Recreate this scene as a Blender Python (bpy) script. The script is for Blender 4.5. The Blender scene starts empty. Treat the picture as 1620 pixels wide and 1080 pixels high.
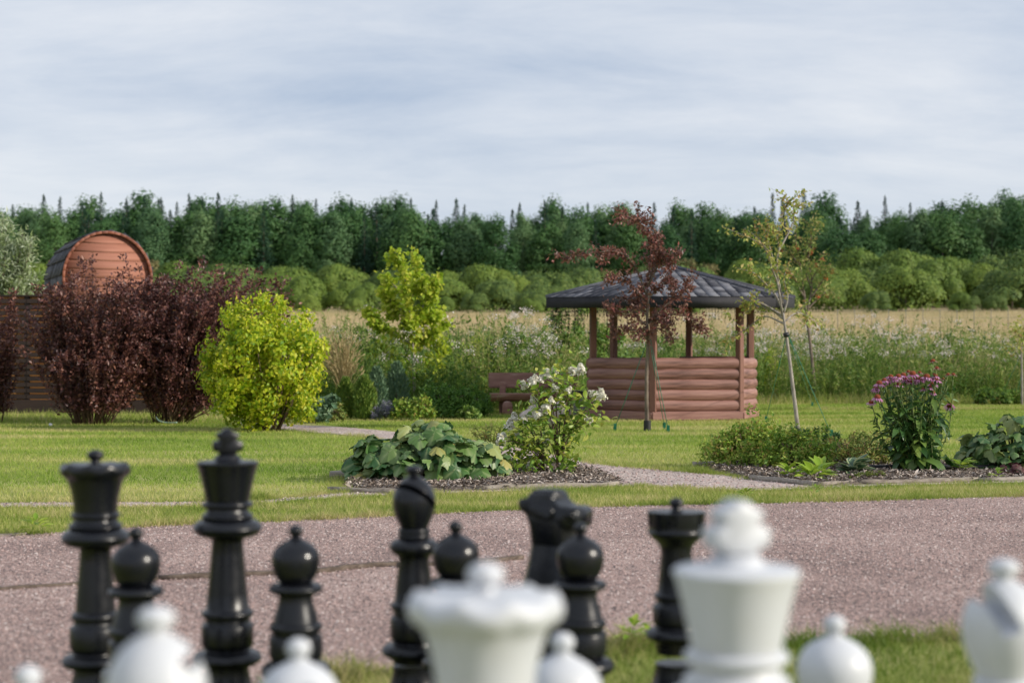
import bpy, bmesh, math, random
import numpy as np
from mathutils import Vector, Matrix, Euler

C = bpy.context.scene
col = C.collection
rng = np.random.default_rng(11)
random.seed(5)
PI = math.pi

# ------------------------------------------------------------------ camera
FPX, CX, HZ, EYE = 2475.0, 810.0, 570.0, 1.10      # focal length in photo pixels, optical centre, horizon row, eye height (m)
cd = bpy.data.cameras.new('camera')
cam = bpy.data.objects.new('camera', cd)
col.objects.link(cam)
cam.location = (0, 0, EYE)
cam.rotation_euler = (math.radians(90), 0, 0)
cd.sensor_width = 36.0
cd.lens = 36.0 * FPX / 1620.0
cd.shift_y = 30.0 / 1620.0
cd.clip_start = 0.1
cd.clip_end = 3000
cd.dof.use_dof = True
cd.dof.focus_distance = 14.5
cd.dof.aperture_fstop = 2.3
cd.dof.aperture_blades = 9
C.camera = cam

# ------------------------------------------------------------------ sky and sun
SUN = Vector((0.88, -0.29, 0.43)).normalized()
w = bpy.data.worlds.new('World')
C.world = w
w.use_nodes = True
wn, wl = w.node_tree.nodes, w.node_tree.links
wn.clear()
out = wn.new('ShaderNodeOutputWorld')
sky = wn.new('ShaderNodeTexSky')
sky.sky_type = 'NISHITA'
sky.sun_disc = False
sky.sun_elevation = math.asin(SUN.z)
sky.sun_rotation = math.atan2(SUN.x, SUN.y)
bg1 = wn.new('ShaderNodeBackground'); bg1.inputs[1].default_value = 0.10
wl.new(sky.outputs[0], bg1.inputs[0])
tc = wn.new('ShaderNodeTexCoord')
sp = wn.new('ShaderNodeSeparateXYZ'); wl.new(tc.outputs['Generated'], sp.inputs[0])
def wmath(op, a, b=None, clamp=False):
    n = wn.new('ShaderNodeMath'); n.operation = op; n.use_clamp = clamp
    for i, v in enumerate((a, b)):
        if v is None: continue
        if isinstance(v, (int, float)): n.inputs[i].default_value = v
        else: wl.new(v, n.inputs[i])
    return n.outputs[0]
zz = wmath('ADD', wmath('MAXIMUM', sp.outputs[2], 0.0), 0.26)
cb = wn.new('ShaderNodeCombineXYZ')
wl.new(wmath('DIVIDE', sp.outputs[0], zz), cb.inputs[0])
wl.new(wmath('DIVIDE', sp.outputs[1], zz), cb.inputs[1])
def wnoise(scale, detail, rough, dist, sx=1.0, sy=1.0, off=(0, 0, 0)):
    mp = wn.new('ShaderNodeMapping'); wl.new(cb.outputs[0], mp.inputs[0])
    mp.inputs['Scale'].default_value = (sx, sy, 1); mp.inputs['Location'].default_value = off
    mp.inputs['Rotation'].default_value = (0, 0, 0.12)
    n = wn.new('ShaderNodeTexNoise'); wl.new(mp.outputs[0], n.inputs['Vector'])
    n.inputs['Scale'].default_value = scale; n.inputs['Detail'].default_value = detail
    n.inputs['Roughness'].default_value = rough; n.inputs['Distortion'].default_value = dist
    return n.outputs[0]
n1 = wnoise(1.5, 4, 0.5, 0.15, 0.6, 0.9, (3.1, 0.4, 0))
n2 = wnoise(4.2, 9, 0.64, 0.25, 0.55, 1.1, (1.7, 2.2, 0))
mixn = wmath('ADD', wmath('MULTIPLY', n1, 0.60), wmath('MULTIPLY', n2, 0.40))
cr = wn.new('ShaderNodeValToRGB')
wl.new(mixn, cr.inputs[0])
e = cr.color_ramp.elements
e[0].position = 0.34; e[0].color = (0.42, 0.51, 0.66, 1)
e[1].position = 0.66; e[1].color = (0.84, 0.86, 0.90, 1)
e.new(0.49).color = (0.62, 0.68, 0.78, 1)
# the cloud deck pales towards the horizon
hz = wmath('SUBTRACT', 1.0, wmath('MULTIPLY', wmath('MAXIMUM', sp.outputs[2], 0.0), 6.5), True)
hm = wn.new('ShaderNodeMix'); hm.data_type = 'RGBA'
wl.new(wmath('MULTIPLY', hz, 0.75), hm.inputs[0])
wl.new(cr.outputs[0], hm.inputs[6]); hm.inputs[7].default_value = (0.66, 0.72, 0.79, 1)
bg2 = wn.new('ShaderNodeBackground'); bg2.inputs[1].default_value = 1.08
wl.new(hm.outputs[2], bg2.inputs[0])
ms = wn.new('ShaderNodeMixShader'); ms.inputs[0].default_value = 0.88
wl.new(bg1.outputs[0], ms.inputs[1]); wl.new(bg2.outputs[0], ms.inputs[2])
wl.new(ms.outputs[0], out.inputs[0])

sd = bpy.data.lights.new('sun', 'SUN')
sd.energy = 4.6
sd.angle = math.radians(0.9)
sd.color = (1.0, 0.92, 0.80)
so = bpy.data.objects.new('sun', sd)
col.objects.link(so)
so.rotation_euler = SUN.to_track_quat('Z', 'Y').to_euler()
so.location = (20, -6, 12)

C.view_settings.view_transform = 'Standard'
C.view_settings.look = 'None'
C.view_settings.exposure = 0.0
C.view_settings.gamma = 1.0
C.cycles.use_denoising = True
C.cycles.max_bounces = 6
C.cycles.transparent_max_bounces = 4
C.cycles.caustics_reflective = False
C.cycles.caustics_refractive = False

# ------------------------------------------------------------------ mapping from the photograph to metres
def W(x, y, d):
    return np.array([(x - CX) / FPX * d, d, EYE + (HZ - y) / FPX * d])
def gd(y): return EYE * FPX / (y - HZ)
def G(x, y):
    d = gd(y)
    return np.array([(x - CX) / FPX * d, d, 0.0])
def tz(x, y):
    """terrain height: level garden, then a field that climbs to the wood"""
    x = np.asarray(x, float); y = np.asarray(y, float)
    t = np.clip((y - 46) / 154.0, 0, None)
    z = 7.1 * t * np.clip((y - 46) / 25.0, 0, 1)
    z = z + 0.25 * np.sin(x * 0.043 + y * 0.021) * np.clip((y - 60) / 60, 0, 1)
    return z

# ------------------------------------------------------------------ object helpers
def tag(o, label=None, cat=None, group=None, kind=None):
    if label: o['label'] = label
    if cat: o['category'] = cat
    if group: o['group'] = group
    if kind: o['kind'] = kind
    return o
def thing(name, label, cat, loc=(0, 0, 0), rz=0, group=None):
    o = bpy.data.objects.new(name, None)
    col.objects.link(o)
    o.location = tuple(float(v) for v in loc); o.rotation_euler = (0, 0, rz)
    o.empty_display_size = 0.2
    return tag(o, label, cat, group)
def link(name, me, parent=None, mat=None):
    o = bpy.data.objects.new(name, me)
    col.objects.link(o)
    if parent is not None: o.parent = parent
    if mat is not None: o.matrix_local = mat
    return o
def copy_tree(o, parent=None):
    c = o.copy(); col.objects.link(c)
    if parent is not None: c.parent = parent
    for ch in list(o.children): copy_tree(ch, c)
    return c

class MB:
    """collects vertex and face arrays and links them as ONE mesh object"""
    def __init__(s): s.v = []; s.f = []; s.n = 0
    def add(s, v, f, mat=0):
        v = np.asarray(v, float).reshape(-1, 3)
        fs = f if isinstance(f, list) and len(f) and isinstance(f[0], np.ndarray) else [np.asarray(f, int)]
        for a in fs:
            if a.size: s.f.append((a + s.n, mat))
        s.v.append(v); s.n += len(v)
        return s
    def mesh(s, name, mats, smooth=False, origin=None):
        me = bpy.data.meshes.new(name)
        v = np.concatenate(s.v)
        if origin is not None: v = v - np.asarray(origin, float)
        me.vertices.add(len(v)); me.vertices.foreach_set('co', v.astype(np.float32).ravel())
        li = np.concatenate([a.ravel() for a, m in s.f]).astype(np.int32)
        cnt = np.concatenate([np.full(len(a), a.shape[1]) for a, m in s.f])
        mi = np.concatenate([np.full(len(a), m) for a, m in s.f]).astype(np.int32)
        st = np.concatenate([[0], np.cumsum(cnt)[:-1]]).astype(np.int32)
        me.loops.add(len(li)); me.loops.foreach_set('vertex_index', li)
        me.polygons.add(len(cnt)); me.polygons.foreach_set('loop_start', st)
        me.polygons.foreach_set('material_index', mi)
        if smooth: me.polygons.foreach_set('use_smooth', np.ones(len(cnt), bool))
        for m in (mats if isinstance(mats, (list, tuple)) else [mats]): me.materials.append(m)
        me.update(calc_edges=True)
        return me
    def build(s, name, mats, parent=None, smooth=False, origin=None, mat=None):
        return link(name, s.mesh(name, mats, smooth, origin), parent, mat)

def box_vf(c, s, R=None):
    c = np.asarray(c, float); h = np.asarray(s, float) / 2
    v = np.array([[x, y, z] for z in (-1, 1) for y in (-1, 1) for x in (-1, 1)], float) * h
    if R is not None: v = v @ np.asarray(R).T
    f = np.array([[0, 2, 3, 1], [4, 5, 7, 6], [0, 1, 5, 4], [2, 6, 7, 3], [0, 4, 6, 2], [1, 3, 7, 5]])
    return v + c, f
def rotz(a):
    c, s = math.cos(a), math.sin(a)
    return np.array([[c, -s, 0], [s, c, 0], [0, 0, 1.0]])
def nrm(a):
    return a / np.maximum(np.linalg.norm(a, axis=-1, keepdims=True), 1e-9)
def bevel_mesh(me, w, seg=2):
    bm = bmesh.new(); bm.from_mesh(me)
    bmesh.ops.bevel(bm, geom=bm.edges[:], offset=w, segments=seg, affect='EDGES', profile=0.6)
    bm.to_mesh(me); bm.free()
    return me
def smooth_by_angle(me, deg=40):
    me.polygons.foreach_set('use_smooth', np.ones(len(me.polygons), bool))
    try: me.set_sharp_from_angle(angle=math.radians(deg))
    except Exception: pass
    return me

TRIL = np.array([[0, 1, 2], [0, 2, 3]])
T_DIA = (np.array([[0, 0, 0], [.45, -.5, .10], [1, 0, -.06], [.45, .5, .10]]), TRIL)
T_OVAL = (np.array([[0, 0, 0], [.28, -.42, .10], [.62, -.40, .07], [1, 0, -.12], [.62, .40, .07], [.28, .42, .10], [.45, 0, 0]]),
          np.array([[0, 1, 6], [1, 2, 6], [2, 3, 6], [3, 4, 6], [4, 5, 6], [5, 0, 6]]))
def leaves(mb, P, A, N, L, Wd, tmpl=T_DIA, mat=0):
    """many leaf faces: base P, axis A, face normal N, length L, width Wd"""
    A = nrm(A); B = nrm(np.cross(N, A)); N2 = np.cross(A, B)
    t, f = tmpl
    L = np.broadcast_to(np.asarray(L, float), (len(P),))[:, None, None]
    Wd = np.broadcast_to(np.asarray(Wd, float), (len(P),))[:, None, None]
    v = P[:, None, :] + t[None, :, 0:1] * L * A[:, None, :] + t[None, :, 1:2] * Wd * B[:, None, :] + t[None, :, 2:3] * L * N2[:, None, :]
    k = len(t)
    ff = (f[None] + (np.arange(len(P)) * k)[:, None, None]).reshape(-1, f.shape[1])
    mb.add(v.reshape(-1, 3), ff, mat)
def rdir(n, up=0.0):
    d = rng.normal(size=(n, 3)); d[:, 2] += up
    return nrm(d)
def tubes(mb, PL, R, sides=4, mat=0):
    """PL (n,K,3) centre lines, R (n,K) radii"""
    PL = np.asarray(PL, float)
    if PL.ndim == 2: PL = PL[None]
    n, K, _ = PL.shape
    R = np.broadcast_to(np.asarray(R, float), (n, K))
    T = np.gradient(PL, axis=1); T = nrm(T)
    ref = np.where(np.abs(T[..., 2:3]) > 0.9, np.array([1.0, 0, 0]), np.array([0, 0, 1.0]))
    B = nrm(np.cross(T, ref)); N = np.cross(B, T)
    a = np.arange(sides) * 2 * PI / sides
    v = PL[:, :, None, :] + R[:, :, None, None] * (np.cos(a)[None, None, :, None] * B[:, :, None, :] + np.sin(a)[None, None, :, None] * N[:, :, None, :])
    idx = np.arange(n * K * sides).reshape(n, K, sides)
    q = np.stack([idx[:, :-1, :], np.roll(idx[:, :-1, :], -1, 2), np.roll(idx[:, 1:, :], -1, 2), idx[:, 1:, :]], -1).reshape(-1, 4)
    mb.add(v.reshape(-1, 3), q, mat)
    c0 = idx[:, 0, ::-1]; c1 = idx[:, -1, :]
    s0 = mb.n - n * K * sides
    mb.f.append((np.concatenate([c0, c1]) + s0, mat))
def interp(PL, i, t):
    """points and tangents on the lines PL[i] at parameter t (0..1)"""
    K = PL.shape[1]; u = np.clip(t, 0, 0.9999) * (K - 1); k = u.astype(int); fr = (u - k)[:, None]
    a, b = PL[i, k], PL[i, k + 1]
    return a * (1 - fr) + b * fr, nrm(b - a)
def spline(pts, K):
    """Catmull-Rom through pts, K samples"""
    p = np.asarray(pts, float)
    p = np.vstack([2 * p[0] - p[1], p, 2 * p[-1] - p[-2]])
    n = len(p) - 3; out_ = []
    for u in np.linspace(0, n - 1e-6, K):
        i = int(u); t = u - i
        a, b, c, d = p[i:i + 4]
        out_.append(0.5 * (2 * b + (c - a) * t + (2 * a - 5 * b + 4 * c - d) * t * t + (3 * b - a - 3 * c + d) * t ** 3))
    return np.array(out_)
def in_poly(px, py, poly):
    poly = np.asarray(poly, float); r = np.zeros(len(px), bool)
    j = len(poly) - 1
    for i in range(len(poly)):
        xi, yi = poly[i]; xj, yj = poly[j]
        c = ((yi > py) != (yj > py)) & (px < (xj - xi) * (py - yi) / (yj - yi + 1e-12) + xi)
        r ^= c; j = i
    return r

# ------------------------------------------------------------------ materials
def new_mat(name):
    m = bpy.data.materials.new(name); m.use_nodes = True
    n, l = m.node_tree.nodes, m.node_tree.links
    return m, n, l, n['Principled BSDF'], n['Material Output']
def ramp(n, cols, pos=None):
    r = n.new('ShaderNodeValToRGB'); e = r.color_ramp.elements
    k = len(cols); pos = pos or [i / max(k - 1, 1) for i in range(k)]
    e[0].position = pos[0]; e[0].color = (*cols[0], 1)
    e[1].position = pos[-1]; e[1].color = (*cols[-1], 1)
    for c, p in zip(cols[1:-1], pos[1:-1]): e.new(p).color = (*c, 1)
    return r
def leaf_mat(name, cols, transl=0.35, rough=0.5, single=False, patch=None, pos=None, spec=0.35, objr=0.0):
    """foliage: colour differs leaf by leaf (and slowly from place to place), some light passes through"""
    m, n, l, b, o = new_mat(name)
    if single: src = n.new('ShaderNodeObjectInfo').outputs['Random']
    else: src = n.new('ShaderNodeNewGeometry').outputs['Random Per Island']
    if objr:
        oi = n.new('ShaderNodeObjectInfo'); a_ = n.new('ShaderNodeMix'); a_.inputs[0].default_value = objr
        l.new(src, a_.inputs[2]); l.new(oi.outputs['Random'], a_.inputs[3]); src = a_.outputs[0]
    if patch:
        tc_ = n.new('ShaderNodeNewGeometry')
        mp = n.new('ShaderNodeMapping'); l.new(tc_.outputs['Position'], mp.inputs[0]); mp.inputs['Scale'].default_value = patch[1]
        nz = n.new('ShaderNodeTexNoise'); l.new(mp.outputs[0], nz.inputs['Vector'])
        nz.inputs['Scale'].default_value = patch[0]; nz.inputs['Detail'].default_value = 3
        mm = n.new('ShaderNodeMath'); mm.operation = 'MULTIPLY_ADD'; l.new(src, mm.inputs[0])
        mm.inputs[1].default_value = patch[2]
        sc = n.new('ShaderNodeMath'); sc.operation = 'MULTIPLY_ADD'; l.new(nz.outputs[0], sc.inputs[0])
        sc.inputs[1].default_value = patch[3]; sc.inputs[2].default_value = -0.5 * (patch[3] + patch[2]) + 0.5
        l.new(sc.outputs[0], mm.inputs[2]); src = mm.outputs[0]
    r = ramp(n, cols, pos); l.new(src, r.inputs[0])
    l.new(r.outputs[0], b.inputs['Base Color']); b.inputs['Roughness'].default_value = rough
    b.inputs['Specular IOR Level'].default_value = spec
    tr = n.new('ShaderNodeBsdfTranslucent'); l.new(r.outputs[0], tr.inputs[0])
    mx = n.new('ShaderNodeMixShader'); mx.inputs[0].default_value = transl
    l.new(b.outputs[0], mx.inputs[1]); l.new(tr.outputs[0], mx.inputs[2]); l.new(mx.outputs[0], o.inputs[0])
    return m
def noise_mat(name, cols, scale=8, rough=0.7, bump=0.0, stretch=(1, 1, 1), detail=6, objrand=0.0, pos=None, coord='Object', bscale=None, spec=0.4, bdist=0.01):
    m, n, l, b, o = new_mat(name)
    tc_ = n.new('ShaderNodeTexCoord')
    mp = n.new('ShaderNodeMapping'); l.new(tc_.outputs[coord], mp.inputs[0]); mp.inputs['Scale'].default_value = stretch
    nz = n.new('ShaderNodeTexNoise'); l.new(mp.outputs[0], nz.inputs['Vector'])
    nz.inputs['Scale'].default_value = scale; nz.inputs['Detail'].default_value = detail; nz.inputs['Roughness'].default_value = 0.62
    src = nz.outputs[0]
    if objrand:
        oi = n.new('ShaderNodeObjectInfo')
        a = n.new('ShaderNodeMath'); a.operation = 'MULTIPLY_ADD'; l.new(oi.outputs['Random'], a.inputs[0])
        a.inputs[1].default_value = objrand
        s_ = n.new('ShaderNodeMath'); s_.operation = 'SUBTRACT'; l.new(src, s_.inputs[0]); s_.inputs[1].default_value = objrand * 0.5
        l.new(s_.outputs[0], a.inputs[2]); src = a.outputs[0]
    r = ramp(n, cols, pos or [0.3 + 0.4 * i / max(len(cols) - 1, 1) for i in range(len(cols))]); l.new(src, r.inputs[0])
    l.new(r.outputs[0], b.inputs['Base Color']); b.inputs['Roughness'].default_value = rough
    b.inputs['Specular IOR Level'].default_value = spec
    if bump:
        nb = n.new('ShaderNodeTexNoise'); l.new(mp.outputs[0], nb.inputs['Vector'])
        nb.inputs['Scale'].default_value = bscale or scale * 4; nb.inputs['Detail'].default_value = 5
        bp = n.new('ShaderNodeBump'); bp.inputs['Strength'].default_value = bump; bp.inputs['Distance'].default_value = bdist
        l.new(nb.outputs[0], bp.inputs['Height']); l.new(bp.outputs[0], b.inputs['Normal'])
    return m
def plain(name, c, rough=0.5, spec=0.5):
    m, n, l, b, o = new_mat(name)
    b.inputs['Base Color'].default_value = (*c, 1); b.inputs['Roughness'].default_value = rough
    b.inputs['Specular IOR Level'].default_value = spec
    return m
def stone_mat(name, cols, scale, bump=0.6, dist=0.006):
    """gravel: every voronoi cell is a stone with a colour of its own and a rounded top"""
    m, n, l, b, o = new_mat(name)
    g = n.new('ShaderNodeNewGeometry')
    v = n.new('ShaderNodeTexVoronoi'); l.new(g.outputs['Position'], v.inputs['Vector']); v.inputs['Scale'].default_value = scale
    s = n.new('ShaderNodeSeparateColor'); l.new(v.outputs['Color'], s.inputs[0])
    big = n.new('ShaderNodeTexNoise'); l.new(g.outputs['Position'], big.inputs['Vector']); big.inputs['Scale'].default_value = 0.9; big.inputs['Detail'].default_value = 4
    ad = n.new('ShaderNodeMath'); ad.operation = 'MULTIPLY_ADD'; l.new(big.outputs[0], ad.inputs[0]); ad.inputs[1].default_value = 0.8; ad.inputs[2].default_value = -0.4
    a2 = n.new('ShaderNodeMath'); a2.operation = 'ADD'; l.new(ad.outputs[0], a2.inputs[0]); l.new(s.outputs[0], a2.inputs[1])
    r = ramp(n, cols); l.new(a2.outputs[0], r.inputs[0]); l.new(r.outputs[0], b.inputs['Base Color'])
    b.inputs['Roughness'].default_value = 0.85; b.inputs['Specular IOR Level'].default_value = 0.25
    bp = n.new('ShaderNodeBump'); bp.invert = True; bp.inputs['Strength'].default_value = bump; bp.inputs['Distance'].default_value = dist
    l.new(v.outputs['Distance'], bp.inputs['Height']); l.new(bp.outputs[0], b.inputs['Normal'])
    return m

GREEN_TO_DRY = [(.115, .205, .024), (.21, .325, .042), (.31, .40, .072), (.47, .465, .15), (.64, .56, .28)]
M = {}
M['lawn_soil'] = noise_mat('lawn_soil', [(.12, .165, .035), (.24, .27, .075), (.42, .38, .17)], scale=0.5, stretch=(0.35, 1.0, 1), rough=0.95, detail=9, spec=.1)
M['blade'] = leaf_mat('grass_blade', GREEN_TO_DRY, 0.40, 0.55, patch=(0.55, (0.30, 1.0, 1), 0.45, 2.0), spec=.2)
M['verge_blade'] = leaf_mat('verge_blade', [(.11, .19, .028), (.21, .295, .048), (.33, .375, .085), (.54, .48, .22), (.64, .53, .29)], 0.40, 0.55, patch=(1.6, (0.5, 1.3, 1), 0.5, 1.5), spec=.2)
GRAV = [(.085, .067, .064), (.21, .153, .138), (.34, .236, .208), (.45, .305, .266), (.62, .50, .455)]
M['gravel'] = stone_mat('gravel', GRAV, 115, 0.8, 0.008)
M['pebble'] = leaf_mat('pebble', [(.08, .066, .07), (.25, .195, .18), (.43, .30, .27), (.52, .36, .32), (.72, .63, .59)], 0.0, 0.8, spec=.3)
M['near_blade'] = leaf_mat('near_blade', [(.075, .14, .018), (.14, .22, .030), (.22, .28, .055), (.38, .35, .15), (.50, .43, .23)], 0.35, 0.55, patch=(1.3, (1, 1, 1), 0.5, 1.6), spec=.2)
M['path'] = stone_mat('path_grit', [(.22, .18, .17), (.38, .31, .29), (.50, .41, .37), (.60, .51, .46)], 60, 0.6, 0.008)
M['mulch'] = noise_mat('mulch', [(.065, .052, .044), (.16, .13, .11), (.30, .26, .23)], scale=38, rough=0.95, bump=1.0, bscale=60, bdist=.02, spec=.1)
M['chip'] = leaf_mat('bark_chip', [(.06, .046, .038), (.18, .14, .115), (.34, .28, .24), (.56, .50, .45)], 0.0, 0.9, spec=.1)
M['field'] = noise_mat('field', [(.25, .24, .10), (.40, .32, .18), (.50, .38, .24)], scale=0.22, rough=1, detail=9, stretch=(0.25, 1, 1), spec=0)
M['field_blade'] = leaf_mat('field_blade', [(.22, .25, .08), (.42, .36, .18), (.56, .44, .27), (.62, .48, .31)], 0.35, 0.7, patch=(0.08, (0.3, 1, 1), 0.6, 1.2), spec=.1)
M['weed'] = leaf_mat('weed_leaf', [(.040, .100, .018), (.088, .185, .027), (.155, .265, .040), (.27, .33, .07), (.44, .40, .17)], 0.38, 0.5, patch=(0.45, (1, 1, 0.25), 0.7, 1.5))
M['weed_flower'] = leaf_mat('weed_flower', [(.62, .50, .46), (.80, .70, .66), (.88, .84, .80)], 0.3, 0.8)
M['log'] = noise_mat('red_brown_stained_log', [(.12, .056, .046), (.26, .13, .106), (.35, .19, .155)], scale=3, stretch=(.45, 6, 6), rough=0.55, bump=0.25, bscale=16, objrand=0.25, spec=.4)
M['post'] = noise_mat('red_brown_post', [(.17, .078, .056), (.25, .115, .082)], scale=4, stretch=(4, 4, .5), rough=0.6, bump=0.2, objrand=.2)
M['bench'] = noise_mat('bench_wood', [(.20, .098, .075), (.31, .165, .13), (.52, .39, .34)], scale=3.2, stretch=(.6, 5, 5), rough=0.65, bump=0.3, pos=[.3, .55, .78])
M['shingle'] = noise_mat('slate_grey_shingle', [(.058, .060, .072), (.115, .118, .136), (.165, .168, .19)], scale=14, rough=1.0, bump=0.5, bscale=120, objrand=0.7, pos=[.25, .5, .8], spec=.04)
M['fascia'] = noise_mat('dark_fascia', [(.018, .018, .023), (.030, .029, .035)], scale=9, rough=0.8, bump=.3)
M['ceiling'] = noise_mat('roof_lining', [(.06, .035, .028), (.10, .055, .04)], scale=6, rough=.8)
M['fence'] = noise_mat('dark_brown_fence', [(.022, .013, .011), (.042, .024, .018)], scale=5, stretch=(.5, 4, 8), rough=.6, objrand=.3)
M['fence_back'] = noise_mat('sunlit_gap_orange', [(.52, .22, .065), (.66, .32, .11)], scale=5, stretch=(.5, 4, 8), rough=.6, objrand=.3)  # sunlight seen through the slat gaps, put into the colour as bright orange
M['cabin'] = noise_mat('cabin_plank', [(.27, .110, .072), (.33, .138, .092), (.37, .16, .108)], scale=2.5, stretch=(.5, 3, 7), rough=.7, bump=.15, objrand=.12)
M['cabin_dark'] = noise_mat('cabin_rim', [(.17, .055, .032), (.26, .085, .045)], scale=6, rough=.6, objrand=.4)
M['cabin_shingle'] = noise_mat('cabin_shingle', [(.030, .032, .040), (.062, .066, .080), (.11, .115, .135)], scale=9, stretch=(1, 1, 1), rough=.85, bump=.4, objrand=.7, pos=[.25, .5, .8])
M['black'] = noise_mat('black_plastic', [(.0040, .0046, .0070), (.0070, .0078, .0110), (.020, .021, .024)], scale=5, rough=.25, bump=.03, bscale=40, spec=.40, detail=10, pos=[.3, .6, .85])
M['white'] = noise_mat('white_plastic', [(.50, .505, .50), (.53, .55, .585), (.56, .575, .60)], scale=4, rough=.42, bump=.02, bscale=30, spec=.45)
for k_, (r0_, r1_) in (('black', (.20, .42)), ('white', (.34, .55))):     # worn plastic: the gloss differs from place to place
    n_, l_ = M[k_].node_tree.nodes, M[k_].node_tree.links
    t_ = n_.new('ShaderNodeTexCoord'); z_ = n_.new('ShaderNodeTexNoise'); l_.new(t_.outputs['Object'], z_.inputs['Vector']); z_.inputs['Scale'].default_value = 14; z_.inputs['Detail'].default_value = 8
    m_ = n_.new('ShaderNodeMapRange'); l_.new(z_.outputs[0], m_.inputs[0]); m_.inputs[1].default_value = .35; m_.inputs[2].default_value = .7; m_.inputs[3].default_value = r0_; m_.inputs[4].default_value = r1_
    l_.new(m_.outputs[0], n_['Principled BSDF'].inputs['Roughness'])
M['edge_wood'] = noise_mat('weathered_timber', [(.16, .13, .105), (.29, .25, .21), (.40, .36, .31)], scale=6, stretch=(.6, 8, 8), rough=.9, bump=.4, objrand=.3)
M['edge_dark'] = noise_mat('dark_edging', [(.05, .038, .03), (.12, .09, .07), (.20, .16, .13)], scale=7, stretch=(1, 6, 6), rough=.9, bump=.6)
M['bark'] = noise_mat('bark', [(.07, .055, .042), (.16, .125, .095), (.24, .19, .15)], scale=14, stretch=(1, 1, .3), rough=.9, bump=.6)
M['bark_grey'] = noise_mat('grey_bark', [(.15, .13, .115), (.30, .265, .235), (.40, .36, .32)], scale=18, stretch=(1, 1, .4), rough=.85, bump=.5)
M['stem_brown'] = noise_mat('brown_stem', [(.07, .04, .03), (.17, .11, .075)], scale=12, rough=.8)
M['stem_green'] = noise_mat('green_stem', [(.09, .13, .035), (.16, .20, .06)], scale=12, rough=.7)
M['rubber'] = plain('black_rubber', (.012, .012, .014), .5)
M['rope'] = plain('green_rope', (.012, .17, .10), .6)
M['hose'] = plain('pale_green_hose', (.28, .42, .34), .5)
M['stone'] = noise_mat('pale_stone', [(.42, .33, .29), (.60, .50, .46), (.68, .60, .57)], scale=5, rough=.8, bump=.4)
M['concrete'] = noise_mat('grey_concrete', [(.20, .19, .17), (.30, .285, .26)], scale=9, rough=.9, bump=.3)

# ================================================================== GROUND
E1 = [(-500, 862), (0, 848), (240, 833), (420, 826), (600, 818), (800, 808), (1000, 801), (1200, 797), (1400, 792), (1620, 786), (2100, 776)]
E2 = [(-500, 814), (0, 805), (290, 802), (420, 797), (520, 790), (640, 784), (760, 780), (980, 771), (1060, 773), (1160, 778), (1300, 774), (1440, 769), (1620, 765), (2100, 757)]
E3 = [(-500, 805), (0, 797), (330, 795), (440, 790), (545, 780)]
E0 = [(2100, 1000), (1620, 1010), (1400, 1016), (1250, 1022), (1050, 1024), (980, 1030), (900, 1050), (700, 1062), (530, 1074), (440, 1095), (0, 1140), (-500, 1170)]
PATH_LOW = [(380, 676), (470, 683), (560, 690), (616, 697), (760, 715), (880, 738), (930, 750), (985, 767)]
PATH_UP = [(380, 668), (470, 673), (534, 676), (616, 683), (760, 699), (895, 724), (960, 737), (1100, 749), (1170, 755), (1190, 760)]
BED1 = [(545, 779), (660, 778), (760, 777), (900, 773), (985, 768), (950, 752), (900, 738), (800, 730), (640, 738), (560, 752)]
BED2 = [(1115, 744), (1190, 760), (1292, 770), (1400, 766.5), (1620, 762), (2000, 755), (2000, 738), (1660, 737), (1400, 736), (1200, 733)]
def ground_poly(px):
    return np.array([G(x, y)[:2] for x, y in px])
def wob(pts, K, amp, seed):
    r = np.random.default_rng(seed)
    s = spline(pts, K); s[1:-1] += r.normal(size=(K - 2, 2)) * amp
    return s
def sheet(name, poly, z, mat, kind='structure', mound=0.0):
    bm = bmesh.new()
    vs = [bm.verts.new((p[0], p[1], z)) for p in poly]
    f = bm.faces.new(vs)
    bmesh.ops.triangulate(bm, faces=[f])
    bmesh.ops.recalc_face_normals(bm, faces=bm.faces[:])
    if bm.faces[0].normal.z < 0: bmesh.ops.reverse_faces(bm, faces=bm.faces[:])
    me = bpy.data.meshes.new(name); bm.to_mesh(me); bm.free(); me.materials.append(mat)
    return tag(link(name, me), kind=kind)

# terrain: one sheet that reaches past the wood
xs = np.concatenate([np.linspace(-330, -160, 6), np.linspace(-150, 150, 46), np.linspace(160, 330, 6)])
ys = np.concatenate([np.linspace(-60, 40, 6), np.linspace(46, 240, 60), np.linspace(250, 430, 8)])
gx, gy = np.meshgrid(xs, ys)
gz = tz(gx, gy)
gz = np.where(gy > 420, tz(gx, np.full_like(gy, 420.0)), gz)
nx, ny = len(xs), len(ys)
ii = np.arange(nx * ny).reshape(ny, nx)
mb = MB().add(np.stack([gx, gy, gz], -1).reshape(-1, 3), np.stack([ii[:-1, :-1], ii[:-1, 1:], ii[1:, 1:], ii[1:, :-1]], -1).reshape(-1, 4))
tag(mb.build('ground', M['field'], smooth=True), kind='structure')

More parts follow.
